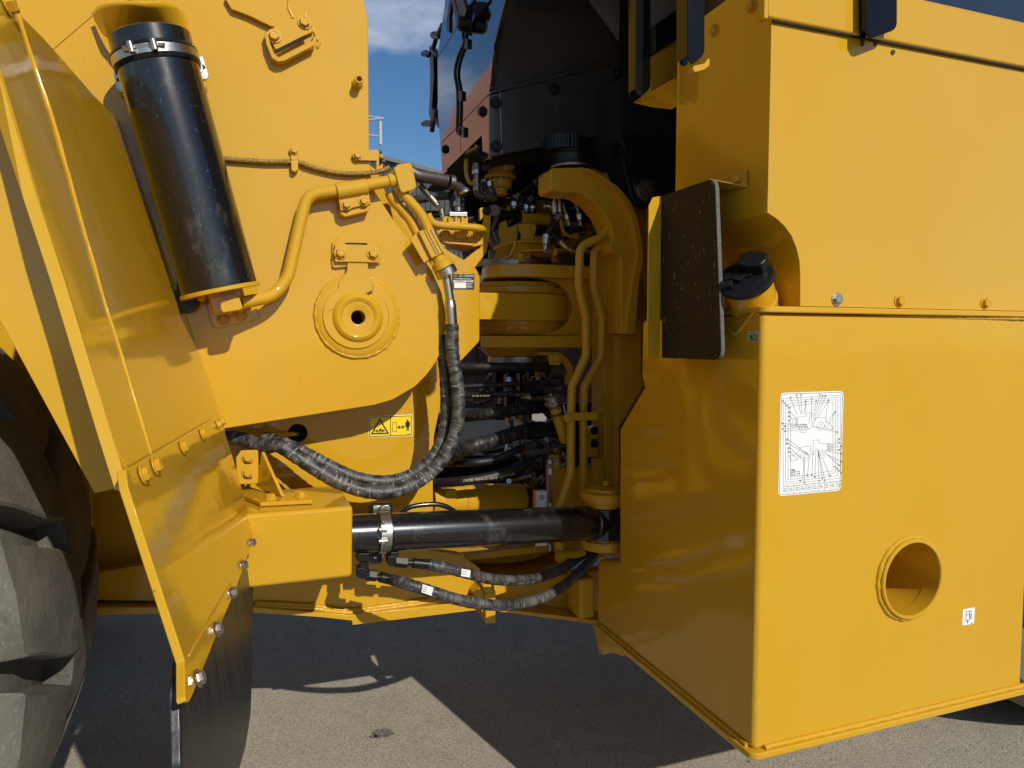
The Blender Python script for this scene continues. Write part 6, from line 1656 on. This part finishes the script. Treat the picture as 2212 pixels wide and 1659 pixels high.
stack('J', ((1060, 300), (1160, 230)), 2.85, [(0, .6, .014, DKST, 16), (.4, .8, .02, DKST, 6)])
tube('thin_hose', P3('J', ((840, 640, 2.7), (880, 640, 2.7), (890, 720, 2.7), (860, 800, 2.7), (850, 860, 2.7), (890, 950, 2.7))), .010, DKST, LOADER, n=12)
rod('hose_fitting', PW('J', 855, 850, 2.69), PW('J', 895, 945, 2.69), .015, DKST, LOADER, 16)
rod('hose_fitting', PW('J', 870, 650, 2.68), PW('J', 870, 650, 2.66), .024, DKST, LOADER, 24)
rod('hose_fitting', PW('J', 910, 690, 2.8), PW('J', 1010, 700, 2.8), .022, BLKM, LOADER, 18)
for k in range(7):
    lathe('bellows_ring', V((PW('J', 690, 560, 3.0).x, 2.95, PW('J', 690, 540 + k * 28, 2.95).z)), (0, 0, 1), [(-.006, .06), (0, .075), (.006, .06)], BLKM, LOADER, 32)
# ------------------------------------------------------------ wipers and mirror on the cab front
mw = 3.25
mir = plate('side_mirror', rnd([PU('E', x, y, CUf + .06) for x, y in ((1375, 455), (1400, 440), (1410, 470), (1418, 700), (1400, 980), (1425, 1060), (1410, 1110), (1385, 1110), (1370, 1040), (1378, 900), (1382, 700))], .006), (.03, .0, 0), BLKM, LOADER, .004, 'black side mirror sticking out past the cab front')
tube('mirror_arm', [PU('E', x, y, CUf + .06) for x, y in ((1500, 230), (1470, 290), (1440, 350), (1420, 420), (1395, 450))], .012, BLKM, mir, n=12)
rod('mirror_joint', PU('E', 1415, 325, CUf + .06), PU('E', 1480, 325, CUf + .06), .018, DKST, mir, 18)
tube('mirror_arm', [PU('E', x, y, CUf + .06) for x, y in ((1400, 450), (1430, 490), (1455, 520))], .010, BLKM, mir, n=12)
tube('mirror_hook', [PU('E', x, y, CUf + .06) for x, y in ((1385, 500), (1350, 480), (1315, 490), (1320, 510), (1365, 515))], .010, BLKM, mir, n=10)
tube('mirror_hook', [PU('E', x, y, CUf + .06) for x, y in ((1400, 1130), (1350, 1125), (1315, 1140), (1330, 1155), (1390, 1150))], .010, BLKM, mir, n=10)
tube('mirror_arm', [PU('E', x, y, CUf + .06) for x, y in ((1440, 1010), (1430, 1080), (1410, 1150), (1400, 1210))], .013, DKST, mir, n=12)
tube('mirror_arm', [PU('E', x, y, CUf + .06) for x, y in ((1445, 1100), (1460, 1140), (1475, 1160))], .012, DKST, mir, n=12)
wip = tube('wiper_cable', [PU('E', x, y, CUf - .008) for x, y in ((1690, 290), (1688, 350), (1700, 390), (1660, 480), (1625, 590), (1615, 700), (1635, 820), (1640, 1000), (1635, 1215), (1665, 1222))], .007, BLKM, LOADER, n=10, label='thin black cable hanging down the cab front')
for x, y in ((1708, 400), (1655, 880), (1675, 1215)):
    plate('cable_clip', rnd([PU('E', x + a, y + b, CUf - .010) for a, b in ((-18, -50), (18, -40), (18, 50), (-10, 50))], .004), (.008, 0, 0), BLKM, wip, .002)
lathe('wiper_motor', PU('E', 1700, 215, CUf - .03), (-1, 0, 0), [(-.02, .030), (.02, .030), (.03, .02), (.03, 0)], BLKM, LOADER, 28)
for pts in (((1540, 300), (1530, 200), (1560, 0), (1580, 0), (1560, 150), (1560, 300)), ((1640, 280), (1600, 120), (1570, -20), (1600, -20), (1640, 110), (1665, 270)), ((1640, 90), (1610, -20), (1680, -20), (1720, 90), (1700, 160), (1650, 140))):
    plate('wiper_arm', [PU('E', x, y, CUf - .05) for x, y in pts], (.015, 0, 0), BLKM, LOADER, .002)
tube('wiper_arm', [PU('E', x, y, CUf - .03) for x, y in ((1700, 130), (1750, 60), (1800, -10))], .007, BLKM, LOADER, 'line', n=8)
# ------------------------------------------------------------ rear tyre hint beyond the tank
box('tank_edge_dark_panel', (TE + .012, TW + .03, .74), (TE + .06, 2.2, TH), BLKM, LOADER, .004)  # black panel added to keep the strip past the tank dark
rty = lathe('rear_tyre', V((TE + 1.22, 1.75, 1.0)), (0, 1, 0), [(0, .5), (-.02, .75), (.02, .93), (.1, .98), (.6, .98), (.68, .93), (.7, .6)], RUB, LOADER, 80, 'dark rear tyre just showing past the tank corner')
# ------------------------------------------------------------ surroundings
CORR = mat('dark_cladding', (0.075, 0.075, 0.08), .6)
hall = thing('workshop_hall', V((-8, 40, 0)), 'distant dark clad hall with a sloping roof edge between tower and cab', 'building', rad(0))
def world_box(name, a, b, m, par, org, bevel=0):
    bm = bmesh.new()
    bmesh.ops.create_cube(bm, size=1)
    a, b = V(a), V(b)
    for v in bm.verts:
        v.co = V(((v.co.x + .5) * (b.x - a.x) + a.x, (v.co.y + .5) * (b.y - a.y) + a.y, (v.co.z + .5) * (b.z - a.z) + a.z)) - org
    return finish(bm, name, m, par, False, bevel, rel=False)
HO = V((-8, 40, 0))
Dh = 40
def hx(x): return (x - PX) / F * Dh
def hzz(y): return CAMH + (740 - y) / F * Dh
wall_p = [V((hx(760), Dh, 0)), V((hx(1100), Dh, 0)), V((hx(1100), Dh, hzz(424))), V((hx(952), Dh, hzz(381))), V((hx(825), Dh, hzz(347))), V((hx(760), Dh, hzz(332)))]
bm = plate_bm([p - HO for p in wall_p], V((0, 8, 0)))
wl = finish(bm, 'wall', CORR, hall, False, rel=False)
for i in range(34):
    x = hx(765 + i * 10)
    y = 347 + (765 + i * 10 - 825) * .268
    world_box('cladding_rib', (x - .04, Dh - .08, 0), (x + .04, Dh - .004, hzz(y) - .3), CORR, wl, HO)
EDGE = mat('roof_edge', (0.16, 0.165, 0.17), .5)
bm = plate_bm([V((hx(755), Dh - .3, hzz(326))) - HO, V((hx(952), Dh - .3, hzz(376))) - HO, V((hx(1100), Dh - .3, hzz(418))) - HO, V((hx(1100), Dh - .3, hzz(424))) - HO, V((hx(952), Dh - .3, hzz(384))) - HO, V((hx(755), Dh - .3, hzz(334))) - HO], V((0, 8.5, 0)))
finish(bm, 'roof', EDGE, hall, False, rel=False)
RAILM = mat('pale_railing', (.40, .42, .44), .5)
rl = thing('roof_railing', V((hx(805), Dh - 2, hzz(345))), 'pale metal railing rising behind the tower edge', 'railing')
RO = V((hx(805), Dh - 2, hzz(345)))
for a, b, r_ in (((792, 284), (792, 350), .09), ((841, 296), (841, 342), .09)):
    bm = tube_bm([V((hx(a[0]), Dh - 2, hzz(a[1]))) - RO, V((hx(b[0]), Dh - 2, hzz(b[1]))) - RO], r_, 10)
    finish(bm, 'post', RAILM, rl, rel=False)
for pts in (((785, 281), (848, 290)), ((785, 296), (848, 290)), ((785, 318), (842, 326))):
    bm = tube_bm([V((hx(p[0]), Dh - 2 + i * .01, hzz(p[1]))) - RO for i, p in enumerate(pts)], .05, 8)
    finish(bm, 'rail', RAILM, rl, rel=False)
# brown container on pale blocks behind the joint
CONT = mat('brown_container_paint', (0.115, 0.062, 0.048), .55, layers=(('noise', s3(2), .4, .7, (.08, .045, .037), .7, OB, None),))
ctb = V((.6, 7.2, 0))
con = thing('brown_container', ctb, 'dull brown container standing behind the hinge on pale concrete blocks', 'container', rad(0))
world_box('body', (-.75, 7.2, .93), (3.4, 9.4, 1.9), CONT, con, ctb)
for i in range(18):
    x = -.70 + i * .23
    world_box('corrugation', (x, 7.165, 1.0), (x + .10, 7.196, 1.84), CONT, con, ctb)
CONC = mat('pale_concrete', (.50, .46, .38), .9, layers=(('noise', s3(6), .4, .7, (.36, .33, .27), .8, OB, None),))
for i, (x0_, x1_) in enumerate(((-.70, .18), (.9, 1.8))):
    o = V(((x0_ + x1_) / 2, 7.6, 0))
    bm = bmesh.new()
    bmesh.ops.create_cube(bm, size=1)
    for v in bm.verts:
        v.co = V((v.co.x * (x1_ - x0_), v.co.y * 1.2 - .6 + .6, (v.co.z + .5) * .925))
    b = finish(bm, 'concrete_block', CONC, None, False, .02, rel=False, label='pale concrete block under the %s end of the brown container' % ('left' if i == 0 else 'right'))
    b.location = o
    b['category'] = 'block'
    b['group'] = 'pale concrete blocks under the container'
# pale sheds further back, seen as slivers
SHED = mat('white_sheet', (.66, .68, .70), .5)
o = V((-6.0, 30, 0))
sh_ = thing('white_shed', o, 'low white shed far behind the joint seen as bright slivers', 'shed')
world_box('wall', (-12, 30, 0), (9, 36, 2.5), SHED, sh_, o)
bm = plate_bm([p - o for p in (V((-12.3, 29.7, 2.5)), V((-12.3, 36.3, 2.5)), V((-12.3, 33, 3.6)))], V((21.6, 0, 0)))
finish(bm, 'roof', EDGE, sh_, False, rel=False)
# brown gable added out of view to be mirrored in the cab front panel
BRK = mat('red_brown_render', (0.42, 0.20, 0.13), .8, layers=(('noise', s3(1.5), .4, .7, (.34, .16, .11), .7, OB, None),))
go = V((-13.5, 16, 0))
gb = thing('brown_reflection_gable', go, 'added red brown gable shape, out of view, mirrored in the cab panel', 'building', 0)
gp_ = [V((-7.4, 15, 0)), V((-7.4, 15, 2.9)), V((-8.4, 15, 4.9)), V((-9.9, 15, 8.0)), V((-12.4, 15, 11.0)), V((-19, 15, 7)), V((-19, 15, 0))]
bm = plate_bm([p - go for p in gp_], V((0, 1.6, 0)))
gw = finish(bm, 'wall', BRK, gb, False, rel=False)
for x in (-12, -15, -18):
    f_ = world_box('window', (x - .6, 14.93, 1.2), (x + .6, 14.99, 2.8), SHED, gb, go)
    world_box('pane', (x - .5, 14.91, 1.3), (x + .5, 14.925, 2.7), GLASS, f_, go)

# loose grit on the asphalt
random.seed(11)
bm = bmesh.new()
for i in range(1500):
    x, y = random.uniform(-1.9, 2.2), random.uniform(2.3, 4.6)
    r = random.uniform(.0016, .0045) * (1.8 if random.random() < .05 else 1)
    c = V((x, y, r * .5))
    vs = [bm.verts.new(c + V((random.uniform(.7, 1.2) * r * a, random.uniform(.7, 1.2) * r * b, random.uniform(.6, 1) * r * d))) for a, b, d in ((1, 0, 0), (-1, 0, 0), (0, 1, 0), (0, -1, 0), (0, 0, 1), (0, 0, -1))]
    for a, b, d in ((0, 2, 4), (2, 1, 4), (1, 3, 4), (3, 0, 4), (2, 0, 5), (1, 2, 5), (3, 1, 5), (0, 3, 5)):
        bm.faces.new((vs[a], vs[b], vs[d]))
gr = finish(bm, 'grit', mat('grit_stone', (.36, .33, .27), .9, layers=(('noise', s3(9), .4, .6, (.16, .15, .13), .9, OB, None),)), None, False, rel=False, label='loose grit scattered over the asphalt under the machine', kind='stuff')
gr['category'] = 'grit'

# tangle of small lines, fittings and brackets in the dark of the joint
random.seed(23)
def tangle(c, x0, x1, y0, y1, w0, w1, n, rm):
    for i in range(n):
        w_ = random.uniform(w0, w1)
        x, y = random.uniform(x0, x1), random.uniform(y0, y1)
        pts = [(x, y, w_)]
        a = random.choice((0, .3, 1.4, 1.7, 2.6, 3.1))
        for k in range(4):
            a += random.uniform(-.5, .5)
            x += math.cos(a) * random.uniform(50, 110)
            y += math.sin(a) * random.uniform(40, 90)
            pts.append((min(max(x, x0), x1), min(max(y, y0), y1), w_ + random.uniform(-.03, .03)))
        P_ = P3(c, pts)
        r = random.uniform(.006, .0125)
        m = random.choice(rm)
        tube('thin_hose' if m is HOSED else 'steel_line', P_, r, m, LOADER, n=10, sub=5)
        for q, s_ in ((P_[0], P_[0] - P_[1]), (P_[-1], P_[-1] - P_[-2])):
            if s_.length > .004:
                d = s_.normalized()
                rod('hose_fitting', q - d * .028, q + d * .004, r + .0035, random.choice((STEEL, DKST, ZINC)), LOADER, 14, ch=.001)
                rod('fitting_nut', q + d * .004, q + d * .016, r + .0065, random.choice((STEEL, ZINC, DKST)), LOADER, 6, ch=.001)
tangle('J', 700, 1330, 480, 1000, 2.80, 2.95, 16, (HOSED, HOSED, CAST, DKST))
tangle('J', 1350, 1950, 520, 1000, 2.66, 2.80, 16, (HOSED, HOSED, CAST, DKST))
tangle('L', 820, 1340, 300, 1300, 2.74, 2.95, 20, (HOSED, HOSED, CAST, DKST, BROWN))
tangle('L', 420, 900, 340, 640, 2.95, 3.1, 5, (HOSED, BROWN))
